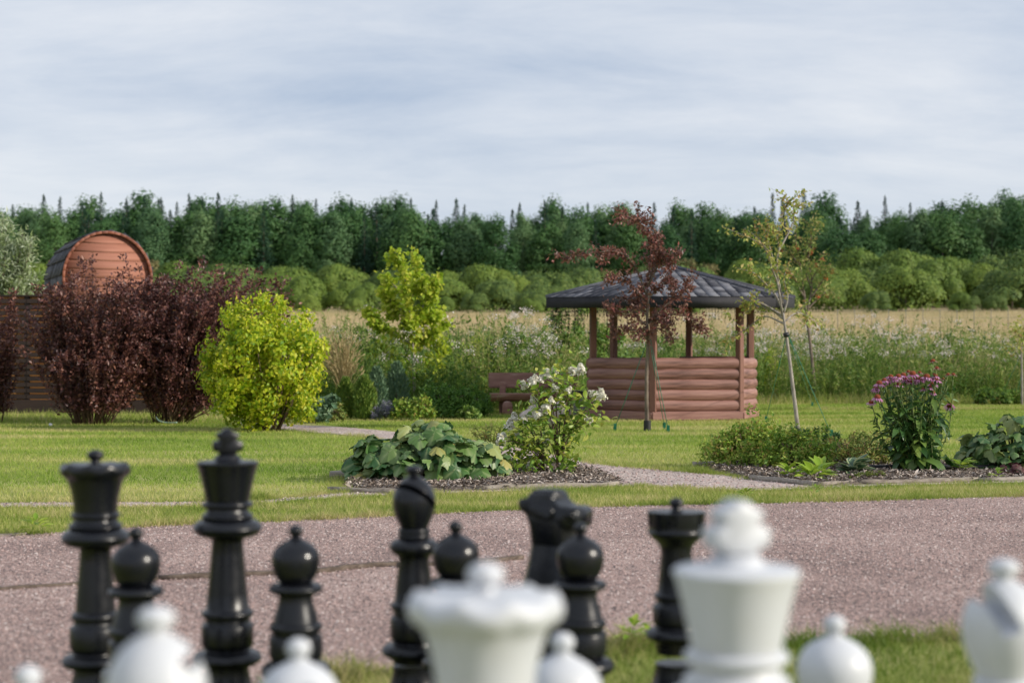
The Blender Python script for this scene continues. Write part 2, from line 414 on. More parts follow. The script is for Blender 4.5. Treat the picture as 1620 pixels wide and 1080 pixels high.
sheet('lawn', [(-26, .1), (26, .1), (26, 41), (-26, 41)], .004, M['lawn_soil'])
yard = np.vstack([wob(ground_poly(E1), 60, .012, 1), wob(ground_poly(E0), 40, .03, 2)])
sheet('gravel_yard', yard, .008, M['gravel'])
gp = [ground_poly(a) for a in (PATH_LOW, PATH_UP, E2, E3)]
path_poly = np.vstack([spline(gp[0], 24)[::-1], spline(gp[1], 30), ground_poly([(1292, 770.5), (1400, 767), (1620, 762.5), (2100, 753.5)]),
                       wob(gp[2], 60, .012, 3)[::-1], wob(gp[3], 24, .012, 4), ground_poly([(760, 778), (985, 768.5)])])
sheet('garden_path', path_poly, .012, M['path'])
def bed(name, px, h):
    p = ground_poly(px); p = spline(np.vstack([p, p[:1]]), 48)[:-1]
    c = p.mean(0); mb = MB(); rings = []
    for k, s in enumerate((1.0, .96, .7, .35)):
        rings.append(np.column_stack([c + (p - c) * s, np.full(len(p), [.010, .035, .035 + h * .7, .035 + h][k])]))
    v = np.vstack(rings + [np.append(c, .035 + h)]); n = len(p)
    i = np.arange(n); j = (i + 1) % n
    q = np.vstack([np.stack([i + a * n, j + a * n, j + (a + 1) * n, i + (a + 1) * n], -1) for a in range(3)])
    t = np.stack([i + 3 * n, j + 3 * n, np.full(n, 4 * n)], -1)
    mb.add(v, [q, t])
    return tag(mb.build(name, M['mulch'], smooth=True), kind='structure')
bed('flower_bed', BED1, .02)
bed('flower_bed', BED2, .02)

# ---- samples of ground points inside outlines given in the photograph
def ground_samples(dens, d0, d1, polys, xlim=None):
    """random points on the ground between two distances, kept where they fall inside one of the outlines"""
    pts = []
    edges = np.linspace(d0, d1, max(2, int((d1 - d0) / 1.0) + 1))
    for a, b in zip(edges[:-1], edges[1:]):
        hw = .345 * b + .4
        n = int(dens((a + b) / 2) * (b - a) * 2 * hw)
        x = rng.uniform(-hw, hw, n); y = rng.uniform(a, b, n)
        px = CX + FPX * x / y; py = HZ + FPX * EYE / y
        k = np.zeros(n, bool)
        for p in polys: k |= in_poly(px, py, p)
        pts.append(np.column_stack([x[k], y[k], np.zeros(k.sum())]))
    return np.vstack(pts)
def blades(mb, P, H, Wd, lean=.35, mat=0):
    n = len(P)
    a = rng.uniform(0, 2 * PI, n); side = np.column_stack([np.cos(a), np.sin(a), np.zeros(n)])
    H = np.broadcast_to(H, (n,)); Wd = np.broadcast_to(Wd, (n,))
    le = rng.normal(size=(n, 2)) * lean
    tip = P + np.column_stack([le[:, 0] * H, le[:, 1] * H, H])
    v = np.stack([P - side * Wd[:, None] / 2, P + side * Wd[:, None] / 2, tip], 1).reshape(-1, 3)
    mb.add(v, np.arange(3 * n).reshape(-1, 3), mat)
LEFT_LAWN = [(-300, 803)] + E3[1:] + [(545, 760), (640, 742), (800, 732), (880, 739), (760, 716), (616, 698), (470, 684), (400, 680), (330, 650), (-300, 640)]
RIGHT_LAWN = [(500, 672), (534, 675), (616, 682), (760, 698), (895, 723), (960, 736), (1100, 748), (1115, 743), (1200, 731), (1400, 734), (1900, 736), (1900, 638), (1000, 638), (900, 644), (770, 650), (640, 658), (500, 664)]
VERGE = E1 + E2[::-1]
NEAR_LAWN = E0 + [(-500, 2400), (2100, 2400)]
dens = lambda d: 30000 / d ** 1.15 if d > 8 else 3600
mb = MB()
for polys, d0, d1 in (([LEFT_LAWN], 11.5, 36), ([RIGHT_LAWN], 15, 40.5)):
    P = ground_samples(dens, d0, d1, polys)
    d = P[:, 1]; n = len(P)
    far = np.clip((d - 12) / 25, 0, 1)
    blades(mb, P, rng.uniform(.018, .05, n) * (1 + .3 * far), rng.uniform(.004, .008, n) * (1 + 1.6 * far), .55)
tag(mb.build('lawn_grass', M['blade']), 'short mown lawn grass with dry yellow patches', kind='stuff')
mb = MB()
P = ground_samples(lambda d: 3400, 9.5, 14.4, [VERGE]); n = len(P)
blades(mb, P, rng.uniform(.02, .06, n), rng.uniform(.004, .008, n), .5)
# shaggy fringes where turf meets gravel
def fringe(pts, n, wdt, h0, h1, lean=.7, z=0.0):
    s = spline(ground_poly(pts), 200)
    i = rng.integers(0, 199, n); t = rng.random(n)[:, None]
    p = s[i] * (1 - t) + s[i + 1] * t + rng.normal(size=(n, 2)) * wdt
    clump = .5 + .5 * np.sin(p[:, 0] * 5.1 + np.sin(p[:, 0] * 13) * 1.3)
    blades(mb, np.column_stack([p, np.full(n, z)]), rng.uniform(h0, h1, n) * (.5 + .7 * clump), rng.uniform(.004, .008, n), lean)
fringe(E1, 9000, .05, .03, .085)
fringe(E2, 7000, .05, .02, .06)
fringe(E3, 4500, .05, .04, .09)
fringe(PATH_UP[3:], 5000, .06, .03, .08)
fringe(PATH_LOW[:4], 1800, .06, .03, .07)
fringe([(1100, 748), (1150, 750), (1190, 746), (1210, 732)], 1800, .08, .03, .09)
fringe([(545, 778), (540, 765), (560, 752), (640, 742)], 1800, .07, .03, .09)
tag(mb.build('verge_grass', M['verge_blade']), 'shaggy grass verge between gravel yard and path', kind='stuff')
mb = MB()
P = ground_samples(lambda d: 5200, 4.3, 6.6, [NEAR_LAWN]); n = len(P)
blades(mb, P, rng.uniform(.02, .06, n), rng.uniform(.003, .006, n), .55)
P = ground_samples(lambda d: 2500, 1.2, 4.3, [NEAR_LAWN]); n = len(P)
blades(mb, P, rng.uniform(.02, .05, n), rng.uniform(.003, .006, n), .55)
fringe(E0[1:-2], 5000, .05, .03, .09)
tag(mb.build('chess_lawn_grass', M['near_blade']), 'grass around the chess pieces', kind='stuff')
# a low ridge of unmown turf across the back lawn
mb = MB()
n = 7000
x = rng.uniform(3.5, 16, n); y = 34.3 + rng.normal(size=n) * .12 + .01 * x
blades(mb, np.column_stack([x, y, np.zeros(n)]), rng.uniform(.05, .15, n), rng.uniform(.006, .014, n), .4)
n = 9000
x = rng.uniform(-4, 16, n); y = 39.2 + rng.normal(size=n) * .25
blades(mb, np.column_stack([x, y, np.zeros(n)]), rng.uniform(.08, .35, n), rng.uniform(.006, .014, n), .35)
n = 9000
x = rng.uniform(-14, -3.3, n); y = 29.5 + rng.normal(size=n) * 1.6
blades(mb, np.column_stack([x, y, np.zeros(n)]), rng.uniform(.05, .18, n), rng.uniform(.006, .014, n), .4)
tag(mb.build('unmown_grass', M['verge_blade']), 'taller unmown grass at the lawn edges', kind='stuff')

# ---- loose stones on the yard
def pebbles(mb, P, S):
    n = len(P)
    o = np.array([[1, 0, 0], [0, 1, 0], [-1, 0, 0], [0, -1, 0], [0, 0, .75], [0, 0, -.4]], float)
    v = o[None] * S[:, None, None] * rng.uniform(.55, 1.25, (n, 6, 1))
    a = rng.uniform(0, 2 * PI, n); c, s = np.cos(a), np.sin(a)
    v = np.stack([v[..., 0] * c[:, None] - v[..., 1] * s[:, None], v[..., 0] * s[:, None] + v[..., 1] * c[:, None], v[..., 2]], -1) + P[:, None]
    f = np.array([[0, 1, 4], [1, 2, 4], [2, 3, 4], [3, 0, 4]])
    mb.add(v.reshape(-1, 3), (f[None] + (np.arange(n) * 6)[:, None, None]).reshape(-1, 3))
YARD = E1 + E0
mb = MB()
P = ground_samples(lambda d: 1500 * (6 / d) ** .6, 5.0, 12.6, [YARD]); P[:, 2] = .010
pebbles(mb, P, rng.uniform(.0035, .0085, len(P)) * (P[:, 1] / 8) ** .3)
tag(mb.build('loose_gravel', M['pebble']), 'loose pinkish brown gravel stones', kind='stuff')
mb = MB()
PATHPX = PATH_LOW[::-1] + PATH_UP + [(1292, 770.5), (1620, 762.5), (2100, 753)] + E2[::-1] + E3 + [(760, 778), (985, 768)]
P = ground_samples(lambda d: 420 if d < 20 else 120, 11.2, 26, [PATHPX]); P[:, 2] = .013
pebbles(mb, P, rng.uniform(.006, .014, len(P)))
tag(mb.build('path_gravel', M['pebble']), 'loose grit on the garden path', kind='stuff')
mb = MB()
P = ground_samples(lambda d: 1700, 12.8, 17.5, [BED1, BED2]); n = len(P)
P[:, 2] = rng.uniform(.036, .066, n)
leaves(mb, P, rdir(n) * [1, 1, .4], nrm(rng.normal(size=(n, 3)) * .6 + [0, 0, 1]), rng.uniform(.02, .06, n), rng.uniform(.010, .024, n))
tag(mb.build('bark_mulch', M['chip']), 'loose bark chips on the flower beds', kind='stuff')

# ================================================================== FAR WOOD AND BUSHES
M['spruce'] = leaf_mat('spruce_needles', [(.014, .038, .025), (.028, .070, .042), (.050, .112, .060)], .15, .6, spec=.2, objr=.4)
M['birch'] = leaf_mat('birch_leaves', [(.032, .090, .034), (.066, .155, .046), (.125, .225, .066)], .3, .55, spec=.25, objr=.55)
M['aspen'] = leaf_mat('aspen_leaves', [(.060, .14, .060), (.115, .215, .085), (.19, .29, .115)], .3, .55, spec=.25, objr=.5)
M['russet'] = leaf_mat('russet_leaves', [(.13, .13, .055), (.20, .18, .075), (.26, .23, .10)], .3, .55, spec=.2)
M['willow_far'] = leaf_mat('far_willow_leaves', [(.075, .140, .024), (.145, .225, .036), (.26, .33, .055)], .15, .55, spec=.25, objr=.4)
M['willow_far2'] = leaf_mat('far_alder_leaves', [(.058, .118, .030), (.110, .180, .040), (.20, .265, .056)], .15, .55, spec=.25)

def spruce_mesh(seed, H, R):
    r = np.random.default_rng(seed); P = []; A = []; L = []
    for k in range(42):
        t = .06 + .935 * (k / 41) ** .88
        rad = R * (1 - t) ** .9 * r.uniform(.75, 1.15) + .10
        nb = int(8 * (1 - t) + 10)
        for a in r.uniform(0, 2 * PI, nb):
            q = rad * r.uniform(.75, 1.12)
            m = max(3, int(q / .32))
            for j in range(m):
                s = (j + .5) / m
                P.append([math.cos(a) * q * s, math.sin(a) * q * s, H * t - .35 * q * s + r.normal() * .12])
                aa = a + r.normal() * .5
                A.append([math.cos(aa), math.sin(aa), -.45 + r.normal() * .2]); L.append(.75 * r.uniform(.7, 1.3) * (.42 + .58 * (1 - t)))
    P = np.array(P); A = np.array(A); L = np.array(L)
    mb = MB(); leaves(mb, P, A, nrm(r.normal(size=P.shape) * .5 + [0, 0, 1]), L, L * .55)
    mb.add(*box_vf((0, 0, H * .97), (.1, .1, H * .09)))
    return mb.mesh('crown', M['spruce'])
def crown_mesh(seed, H, R, base, mat, nclump=70, per=42, size=.42, shape=1.0, rc=.19):
    r = np.random.default_rng(seed); mb = MB()
    zc = (H + base) / 2; hz_ = (H - base) / 2
    u = nrm(r.normal(size=(nclump, 3))); q = r.uniform(.45, 1.0, nclump) ** .5
    wid = 1 - .45 * np.clip(u[:, 2], 0, 1) * shape
    c = u * q[:, None] * np.column_stack([R * wid, R * wid, np.full(nclump, hz_)]) + [0, 0, zc]
    i = np.repeat(np.arange(nclump), per); n = len(i)
    cr_ = R * rc * 2 * r.uniform(.7, 1.3, nclump)
    o = nrm(r.normal(size=(n, 3))) * (r.random(n) ** .4)[:, None] * cr_[i][:, None] * [1, 1, .8]
    P = c[i] + o
    N = nrm(nrm(o) * 1.0 + nrm(c - [0, 0, zc])[i] * .5 + r.normal(size=(n, 3)) * .28)
    leaves(mb, P, nrm(np.cross(N, r.normal(size=(n, 3)))), N, r.uniform(.7, 1.3, n) * size, r.uniform(.5, .9, n) * size)
    return mb.mesh('crown', mat)
def dome_mesh(seed, H, R, mat, lobes=14, per=950, size=.29):
    """a rounded willow bush: several smooth domes clothed in small leaves"""
    r = np.random.default_rng(seed); mb = MB()
    for k in range(lobes):
        a = r.uniform(0, 2 * PI); el = r.uniform(.1, 1.25); q = R * .66 * math.cos(el) if k else 0
        lr = R * (.80 if k == 0 else r.uniform(.26, .44)); lh = H * (.92 if k == 0 else r.uniform(.26, .42))
        c = np.array([math.cos(a) * q, math.sin(a) * q, H * .60 * math.sin(el) if k else 0])
        u = nrm(r.normal(size=(per, 3))); u[:, 2] = np.abs(u[:, 2]); sq = np.where(u[:, 2] > 0, 1, 1)
        s = np.array([lr, lr, lh])
        P = c + np.sign(u) * np.abs(u) ** .86 * s * r.uniform(.88, 1.04, (per, 1)); P[:, 2] = np.maximum(P[:, 2], .1)
        N = nrm(u / s * lr + r.normal(size=(per, 3)) * .17)
        leaves(mb, P, nrm(np.cross(N, r.normal(size=(per, 3)))), N, r.uniform(.7, 1.3, per) * size, r.uniform(.5, .9, per) * size)
        uu = nrm(r.normal(size=(70, 3))); uu[:, 2] = np.abs(uu[:, 2])
        P = c + uu * s * .60
        leaves(mb, P, nrm(np.cross(uu, r.normal(size=(70, 3)))), uu, size * 2.2, size * 2.0)
    return mb.mesh('crown', mat)
def trunk_mesh(H, r0, mat, name='trunk'):
    mb = MB(); tubes(mb, np.array([[0, 0, -.5], [.05, .03, H * .3], [-.04, .02, H * .65], [0, 0, H * .95]]), np.array([[r0, r0 * .8, r0 * .5, r0 * .12]]), 6)
    return mb.mesh(name, mat, True)

spr = [spruce_mesh(10 + i, 20, 3.6 - .25 * i) for i in range(4)]
bir = [crown_mesh(20 + i, 20.5, 4.2 + .35 * i, 1.0, M['birch'], 150, 60, .50) for i in range(4)]
asp = [crown_mesh(30 + i, 19.4, 3.9 + .3 * i, 1.0, M['aspen'], 135, 60, .46, 1.2) for i in range(2)]
rus = [crown_mesh(36, 9, 3.0, .6, M['russet'], 50, 40, .42, .8)]
dom = [dome_mesh(40 + i, 6.5, 5.2, M['willow_far' if i % 2 == 0 else 'willow_far2'], 13 + i % 4) for i in range(6)]
tr_s, tr_b = trunk_mesh(20, .22, M['bark']), trunk_mesh(17, .18, M['bark_grey'])
tr_w = trunk_mesh(3, .10, M['bark'])
FAR = {
    'spruce': ('spruce_tree', 'dark pointed spruce standing in the far wood beyond the field', 'tree', 'spruces in the far wood'),
    'birch': ('birch_tree', 'leafy mid green birch with rounded top in the far wood', 'tree', 'birches in the far wood'),
    'aspen': ('aspen_tree', 'paler grey green leafy tree among the birches of the far wood', 'tree', 'pale trees in the far wood'),
    'russet': ('russet_tree', 'low olive brown tree at the foot of the far wood', 'tree', 'brownish small trees at the foot of the wood'),
    'willow': ('willow_bush', 'rounded yellowish green willow bush along the far field edge', 'bush', 'rounded willow bushes along the field edge'),
}
FARLIST = []
def far_plant(kind, x, y, crown, trunk, sx, sz, rz, row='back row'):
    nm, lb, ct, gr = FAR[kind]
    t = thing(nm, lb, ct, (x, y, float(tz(x, y))), rz, gr)
    t.scale = (sx, sx, sz); FARLIST.append((t, kind, row, CX + FPX * x / y))
    tag(link('crown', crown, t), kind='stuff'); link('trunk', trunk, t)
    return t
SKY_PX = np.array([0, 70, 160, 230, 340, 440, 470, 560, 600, 660, 740, 830, 900, 1000, 1100, 1160, 1220, 1290, 1360, 1400, 1450, 1500, 1550, 1620, 1900])
SKY_PY = np.array([347, 328, 328, 326, 320, 312, 326, 328, 326, 330, 338, 338, 340, 338, 338, 332, 330, 338, 347, 342, 334, 326, 320, 321, 322])
fr = np.random.default_rng(77)
ROWN = ('front row', 'middle row', 'back row')
for row, (d, step, lift) in enumerate(((296, 4.4, 20), (306, 4.0, 8), (318, 3.6, 2))):
    hw = .35 * d + 8
    for x in np.arange(-hw, hw, step):
        xx = x + fr.normal() * 1.0; dd = d + fr.normal() * 2.0
        px = CX + FPX * xx / dd
        top = np.interp(px, SKY_PX, SKY_PY) + lift + fr.normal() * 9
        h = (HZ - top) / FPX * dd + EYE - float(tz(xx, dd))
        right = px > 1380
        ps = .50 if row == 2 else .36
        if right: ps = .06 + .04 * row
        if px < 320: ps += .15
        u = fr.random()
        if u < ps:
            h += fr.uniform(-1.2, 1.6); far_plant('spruce', xx, dd, spr[fr.integers(4)], tr_s, h / 20 * fr.uniform(.85, 1.1), h / 20, fr.uniform(0, 6), ROWN[row])
        elif u < ps + (1 - ps) * .64:
            far_plant('birch', xx, dd, bir[fr.integers(4)], tr_b, h / 19 * fr.uniform(.95, 1.35), h / 19 * .985, fr.uniform(0, 6), ROWN[row])
        else:
            far_plant('aspen', xx, dd, asp[fr.integers(2)], tr_b, h / 18 * fr.uniform(.85, 1.1), h / 18 * .96, fr.uniform(0, 6), ROWN[row])
# lone taller spruce tips on the skyline
for px, top in ((69, 320), (160, 316), (229, 320), (299, 318), (345, 313), (463, 316), (1222, 316), (1272, 312), (1357, 330), (1400, 316), (862, 325), (1010, 328), (556, 322), (95, 322), (130, 330), (200, 324), (255, 322), (280, 326), (320, 322), (500, 324), (735, 330), (822, 330), (890, 333), (930, 333), (985, 333), (1035, 333), (1065, 335), (1300, 335), (1372, 338), (1440, 332), (20, 336), (690, 327), (650, 326)):
    top -= 5 + (px % 7); d = 309.0; xx = (px - CX) / FPX * d
    h = (HZ - top) / FPX * d + EYE - float(tz(xx, d))
    far_plant('spruce', xx, d, spr[int(px) % 4], tr_s, h / 20 * (.75 + .3 * ((px * 7) % 10) / 10), h / 20, px, 'skyline')
for px, d, h in ((520, 290, 8), (640, 288, 7), (1085, 286, 9), (1120, 286, 8), (1340, 284, 9), (1420, 284, 10), (1450, 284, 8), (240, 286, 9), (820, 288, 6), (960, 288, 7)):
    far_plant('russet' if px not in (520, 640, 820) else 'aspen', (px - CX) / FPX * d, d, rus[0] if px not in (520, 640, 820) else asp[0], tr_w, h / 9 if px not in (520, 640, 820) else h / 15, h / 9 if px not in (520, 640, 820) else h / 18, px, 'low foot')
for d, step, h0, h1, sc in ((254, 5.6, 6.6, 8.2, 1.0), (234, 7.2, 4.8, 6.8, .95), (214, 8.4, 3.2, 5.4, .85)):
    hw = .35 * d + 6
    for x in np.arange(-hw, hw, step):
        if d < 220 and fr.random() < .12: continue
        xx = x + fr.normal() * 1.2; dd = d + fr.normal() * 3
        px = CX + FPX * xx / dd
        h = fr.uniform(h0, h1)
        if px > 1310: h = h * 1.22 + .5
        if 720 < px < 1000: h *= .93
        s = h / 6.5
        far_plant('willow', xx, dd, dom[fr.integers(6)], tr_w, s * fr.uniform(.85, 1.2) * .95, s, fr.uniform(0, 6), {254: 'back row', 234: 'middle row', 214: 'front row'}[d])
for px, h in ((975, 2.2), (1075, 2.6), (1100, 2.0), (1385, 3.0), (1520, 2.6), (1535, 2.2), (1575, 2.4), (560, 2.0), (700, 2.4), (840, 2.2), (620, 2.4), (490, 2.6)):
    d = 204.0; far_plant('willow', (px - CX) / FPX * d, d, dom[px % 6], tr_w, h / 6.5, h / 6.5 * 1.05, px, 'low foot')

# every far tree is named by the garden thing it shows above
MARKS = [(30, 'the silver willow'), (165, 'the rounded cabin'), (300, 'the purple bushes'), (420, 'the golden bush'), (540, 'the tan grass clump'), (645, 'the maple'), (770, 'the bench'),
         (890, 'the left gazebo eave'), (1000, 'the purple tree'), (1110, 'the gazebo roof'), (1225, 'the thin pale tree'), (1330, 'the rowan'), (1450, 'the coneflowers'), (1570, 'the dark lobed mound')]
ORD = 'first second third fourth fifth sixth seventh eighth ninth tenth eleventh twelfth'.split()
KW = {'spruce': 'dark spruce', 'birch': 'green birch', 'aspen': 'pale greyish tree', 'russet': 'olive brown tree', 'willow': 'rounded willow bush'}
cells = {}
for t, k, row, px in FARLIST:
    mk = 'the left edge' if px < 0 else 'the right edge' if px > 1620 else min(MARKS, key=lambda q: abs(q[0] - px))[1]
    cells.setdefault((k, row, mk), []).append((px, t))
for (k, row, mk), l in cells.items():
    l.sort(key=lambda q: q[0])
    for i, (px, t) in enumerate(l):
        n_ = '' if len(l) == 1 else ORD[i] + ' '
        fl = '' if len(l) == 1 else ' from left'
        wh = 'beyond ' if 'edge' in mk else 'above '
        t['label'] = (f"{n_}{KW[k]}{fl} {wh}{mk}, " + (f"{row} of the {'hedge' if k == 'willow' else 'wood'}" if 'row' in row else 'rising over the skyline' if row == 'skyline' else 'at the wood foot'))

# ---- the pale hay field
mb = MB()
n = 70000
y = 52 + 152 * rng.random(n) ** .8; x = rng.uniform(-1, 1, n) * (.345 * y + 2)
blades(mb, np.column_stack([x, y, tz(x, y)]), rng.uniform(.2, .6, n) * (1 + .2 * np.sin(x * .3 + y * .2)), rng.uniform(.015, .05, n), .3)
tag(mb.build('field_grass', M['field_blade']), 'tall dry tan grass of the sloping field', kind='stuff')
# thin posts of a wire fence along the field
M['steel'] = plain('grey_green_steel', (.10, .13, .12), .6)
fp = thing('field_fence', 'thin grey posted wire fence crossing the tan field on the right', 'fence', (30, 130, 0))
pm = MB(); tubes(pm, np.array([[0, 0, -.2], [0, 0, .8], [0, 0, 1.75]]), .022, 5); pm = pm.mesh('post', M['steel'])
prev = []
for px in range(1325, 1660, 27):
    d = 120 + (px - 1325) * .02
    xx = (px - CX) / FPX * d; z = float(tz(xx, d))
    link('post', pm, fp, Matrix.Translation((xx - 30, d - 130, z))); prev.append((xx - 30, d - 130, z))
mb = MB()
for hgt in (.55, 1.1, 1.68):
    tubes(mb, np.array([(a, b, c + hgt) for a, b, c in prev]), .006, 3)
mb.build('wire', M['steel'], fp)

# ================================================================== GAZEBO
GD = 30.0
gc = W(1064, HZ, GD); gc[2] = 0.0
gz_ = thing('log_gazebo', 'open six sided gazebo with red brown log walls and dark shingled hip roof', 'gazebo', gc)
PH = [math.radians(-108 + 60 * k) for k in range(6)]           # front, right front, right, back right, back left, left
Rp, Re = 1.60, 2.49
vp = np.array([[math.cos(a) * Rp, math.sin(a) * Rp] for a in PH])
ve = np.array([[math.cos(a) * Re, math.sin(a) * Re] for a in PH])
Z_FB, Z_FT, Z_AP = 2.115, 2.300, 2.885
TILT = .030                                                    # the roof sits a touch low at the front
# posts
for k in range(6):
    me = bpy.data.meshes.new('post'); bm = bmesh.new()
    bmesh.ops.create_cube(bm, size=1)
    bmesh.ops.scale(bm, vec=(.12, .12, 2.07), verts=bm.verts[:])
    bmesh.ops.bevel(bm, geom=bm.edges[:], offset=.012, segments=1, affect='EDGES')
    bm.to_mesh(me); bm.free(); me.materials.append(M['post'])
    q_ = 1.035 if k in (0, 1) else .985; link('post', me, gz_, Matrix.Translation((vp[k, 0] * q_, vp[k, 1] * q_, 1.20)) @ Matrix.Rotation(PH[k], 4, 'Z'))
# log walls: half round boards laid between the posts, all round but the entrance at the back left
def log_mesh(L, r, seed, name='log'):
    r_ = np.random.default_rng(seed)
    n = 6; S = 16
    xs_ = np.linspace(-L / 2, L / 2, n)
    pl = np.column_stack([xs_, r_.normal(size=n) * .004, r_.normal(size=n) * .004])
    mb = MB(); tubes(mb, pl, r * (1 + r_.normal(size=n) * .02), S)
    return smooth_by_angle(mb.mesh(name, M['log']), 50)
for k in range(6):
    if k == 3: continue
    a, b = vp[k], vp[(k + 1) % 6]
    m = (a + b) / 2 * 1.03; L = np.linalg.norm(b - a) - .02; an = math.atan2(b[1] - a[1], b[0] - a[0])
    for j in range(5):
        lm = log_mesh(L, .106, k * 7 + j)
        link('log', lm, gz_, Matrix.Translation((m[0], m[1], .275 + j * .192)) @ Matrix.Rotation(an, 4, 'Z') @ Matrix.Scale(.72, 4, (0, 1, 0)))
    me = bpy.data.meshes.new('sill_beam'); bm = bmesh.new(); bmesh.ops.create_cube(bm, size=1)
    bmesh.ops.scale(bm, vec=(L + .20, .20, .175), verts=bm.verts[:])
    bmesh.ops.bevel(bm, geom=bm.edges[:], offset=.03, segments=2, affect='EDGES'); bm.to_mesh(me); bm.free(); me.materials.append(M['log'])
    link('sill_beam', me, gz_, Matrix.Translation((m[0], m[1], .085)) @ Matrix.Rotation(an, 4, 'Z'))
    if k in (2, 4):   # seat rail along the back walls
        mb = MB(); mb.add(*box_vf((0, 0, 0), (L - .1, .30, .05))); o = mb.build('seat_board', M['post'], gz_)
        n_ = -m / np.linalg.norm(m)
        o.matrix_local = Matrix.Translation((m[0] + n_[0] * .25, m[1] + n_[1] * .25, 1.155 if k == 2 else .48)) @ Matrix.Rotation(an, 4, 'Z')
mb = MB(); mb.add(np.vstack([np.column_stack([vp * .97, np.full(6, .06)]), np.column_stack([vp * .97, np.full(6, .12)])]),
                  [np.array([[0, 1, 2, 3, 4, 5], [11, 10, 9, 8, 7, 6]]), np.array([[i, (i + 1) % 6, 6 + (i + 1) % 6, 6 + i] for i in range(6)])])
mb.build('floor', M['ceiling'], gz_)
# roof: deck, soffit, fascia boards, ridge caps and single shingles
mb = MB()
v = np.vstack([np.column_stack([ve * .985, np.full(6, Z_FT - .01)]), [[0, 0, Z_AP - .015]]])
mb.add(v, np.array([[i, (i + 1) % 6, 6] for i in range(6)]))
mb.add(np.column_stack([ve * .985, np.full(6, Z_FB + .03)]), np.array([[5, 4, 3, 2, 1, 0]]))
roof = mb.build('roof', M['ceiling'], gz_)
roof.matrix_local = Matrix.Translation((0, 0, Z_FB)) @ Matrix.Rotation(math.atan(TILT), 4, 'X') @ Matrix.Translation((0, 0, -Z_FB))
for k in range(6):
    a, b = ve[k], ve[(k + 1) % 6]
    m = (a + b) / 2; L = np.linalg.norm(b - a); an = math.atan2(b[1] - a[1], b[0] - a[0])
    mb = MB(); hl, t = L / 2, .024
    v = np.array([[-hl, 0, -.1], [hl, 0, -.1], [hl, 0, .1], [-hl, 0, .1], [-hl + t * .58, t, -.1], [hl - t * .58, t, -.1], [hl - t * .58, t, .1], [-hl + t * .58, t, .1]])
    mb.add(v, np.array([[0, 1, 2, 3], [7, 6, 5, 4], [0, 4, 5, 1], [3, 2, 6, 7], [0, 3, 7, 4], [1, 5, 6, 2]]))
    o = mb.build('fascia_board', M['fascia'], roof)
    o.matrix_local = Matrix.Translation((m[0], m[1], (Z_FB + Z_FT) / 2)) @ Matrix.Rotation(an, 4, 'Z')
    # ridge
    mb = MB(); p0 = np.array([ve[k, 0], ve[k, 1], Z_FT + .012]); p1 = np.array([0, 0, Z_AP + .012])
    tubes(mb, np.array([p0, (p0 + p1) / 2, p1]), .045, 6)
    mb.build('ridge_cap', M['shingle'], roof)
def tab(mb, q, n, th):
    """a slab standing th proud of the deck at its lower edge"""
    q = np.array(q); lo = q + n * .004; hi = q + n * np.array([[th], [th], [.010], [.010]])
    mb.add(np.vstack([lo, hi]), np.array([[4, 5, 6, 7], [0, 1, 5, 4], [1, 2, 6, 5], [3, 0, 4, 7]]))
sr = np.random.default_rng(3)
back = MB(); NR = 10
for k in range(6):
    A = np.array([ve[k, 0], ve[k, 1], Z_FT]) * [1.004, 1.004, 1]; B = np.array([ve[(k + 1) % 6, 0], ve[(k + 1) % 6, 1], Z_FT]) * [1.004, 1.004, 1]
    P = np.array([0, 0, Z_AP]); u = nrm(B - A); mid = (A + B) / 2; s = P - mid; n = nrm(np.cross(B - A, s)); Ls = np.linalg.norm(B - A)
    for i in range(NR):
        f0 = i / NR; f1 = min((i + 1) / NR + .012, .999)
        w0 = Ls * (1 - f0) / 2; w1 = Ls * (1 - f1) / 2
        x = -w0 - (.105 if i % 2 else 0) - .03
        while x < w0:
            wd = .21
            x0, x1 = max(x + .006, -w0), min(x + wd - .006, w0)
            x += wd
            if x1 - x0 < .03: continue
            y0, y1 = np.clip([x0, x1], -w1, w1)
            q = [mid + s * f0 + u * x0, mid + s * f0 + u * x1, mid + s * f1 + u * y1, mid + s * f1 + u * y0]
            th = sr.choice([.006, .008, .012])
            if k in (0, 5, 1) :
                mb = MB(); tab(mb, q, n, th); mb.build('shingle', M['shingle'], roof)
            else: tab(back, q, n, th)
tag(back.build('shingle', M['shingle'], roof), kind='stuff')
# hanging strings under the eave
M['garland'] = leaf_mat('dry_garland', [(.02, .02, .016), (.06, .055, .04), (.10, .08, .05)], .1, .8)
gl = thing('hanging_garland', 'dark thin strings of drops hanging from the gazebo eave', 'garland', (gc[0], gc[1], Z_FB))
for k in (5, 4, 2, 3):
    a, b = ve[k] * .97, ve[(k + 1) % 6] * .97
    for t in np.arange(.03, 1, .035):
        p = a * (1 - t) + b * t; L = sr.uniform(.10, .55) if k in (4, 5) else sr.uniform(.06, .34)
        mb = MB(); tubes(mb, np.array([[0, 0, 0], [.01, 0, -L / 2], [0, .01, -L]]), .004, 3)
        P = np.array([[0, 0, -z] for z in np.arange(.06, L, .08)]); leaves(mb, P, rdir(len(P), -1), rdir(len(P)), .05, .03)
        tag(mb.build('string', M['garland'], gl, mat=Matrix.Translation((p[0], p[1], TILT * p[1]))), kind='stuff')

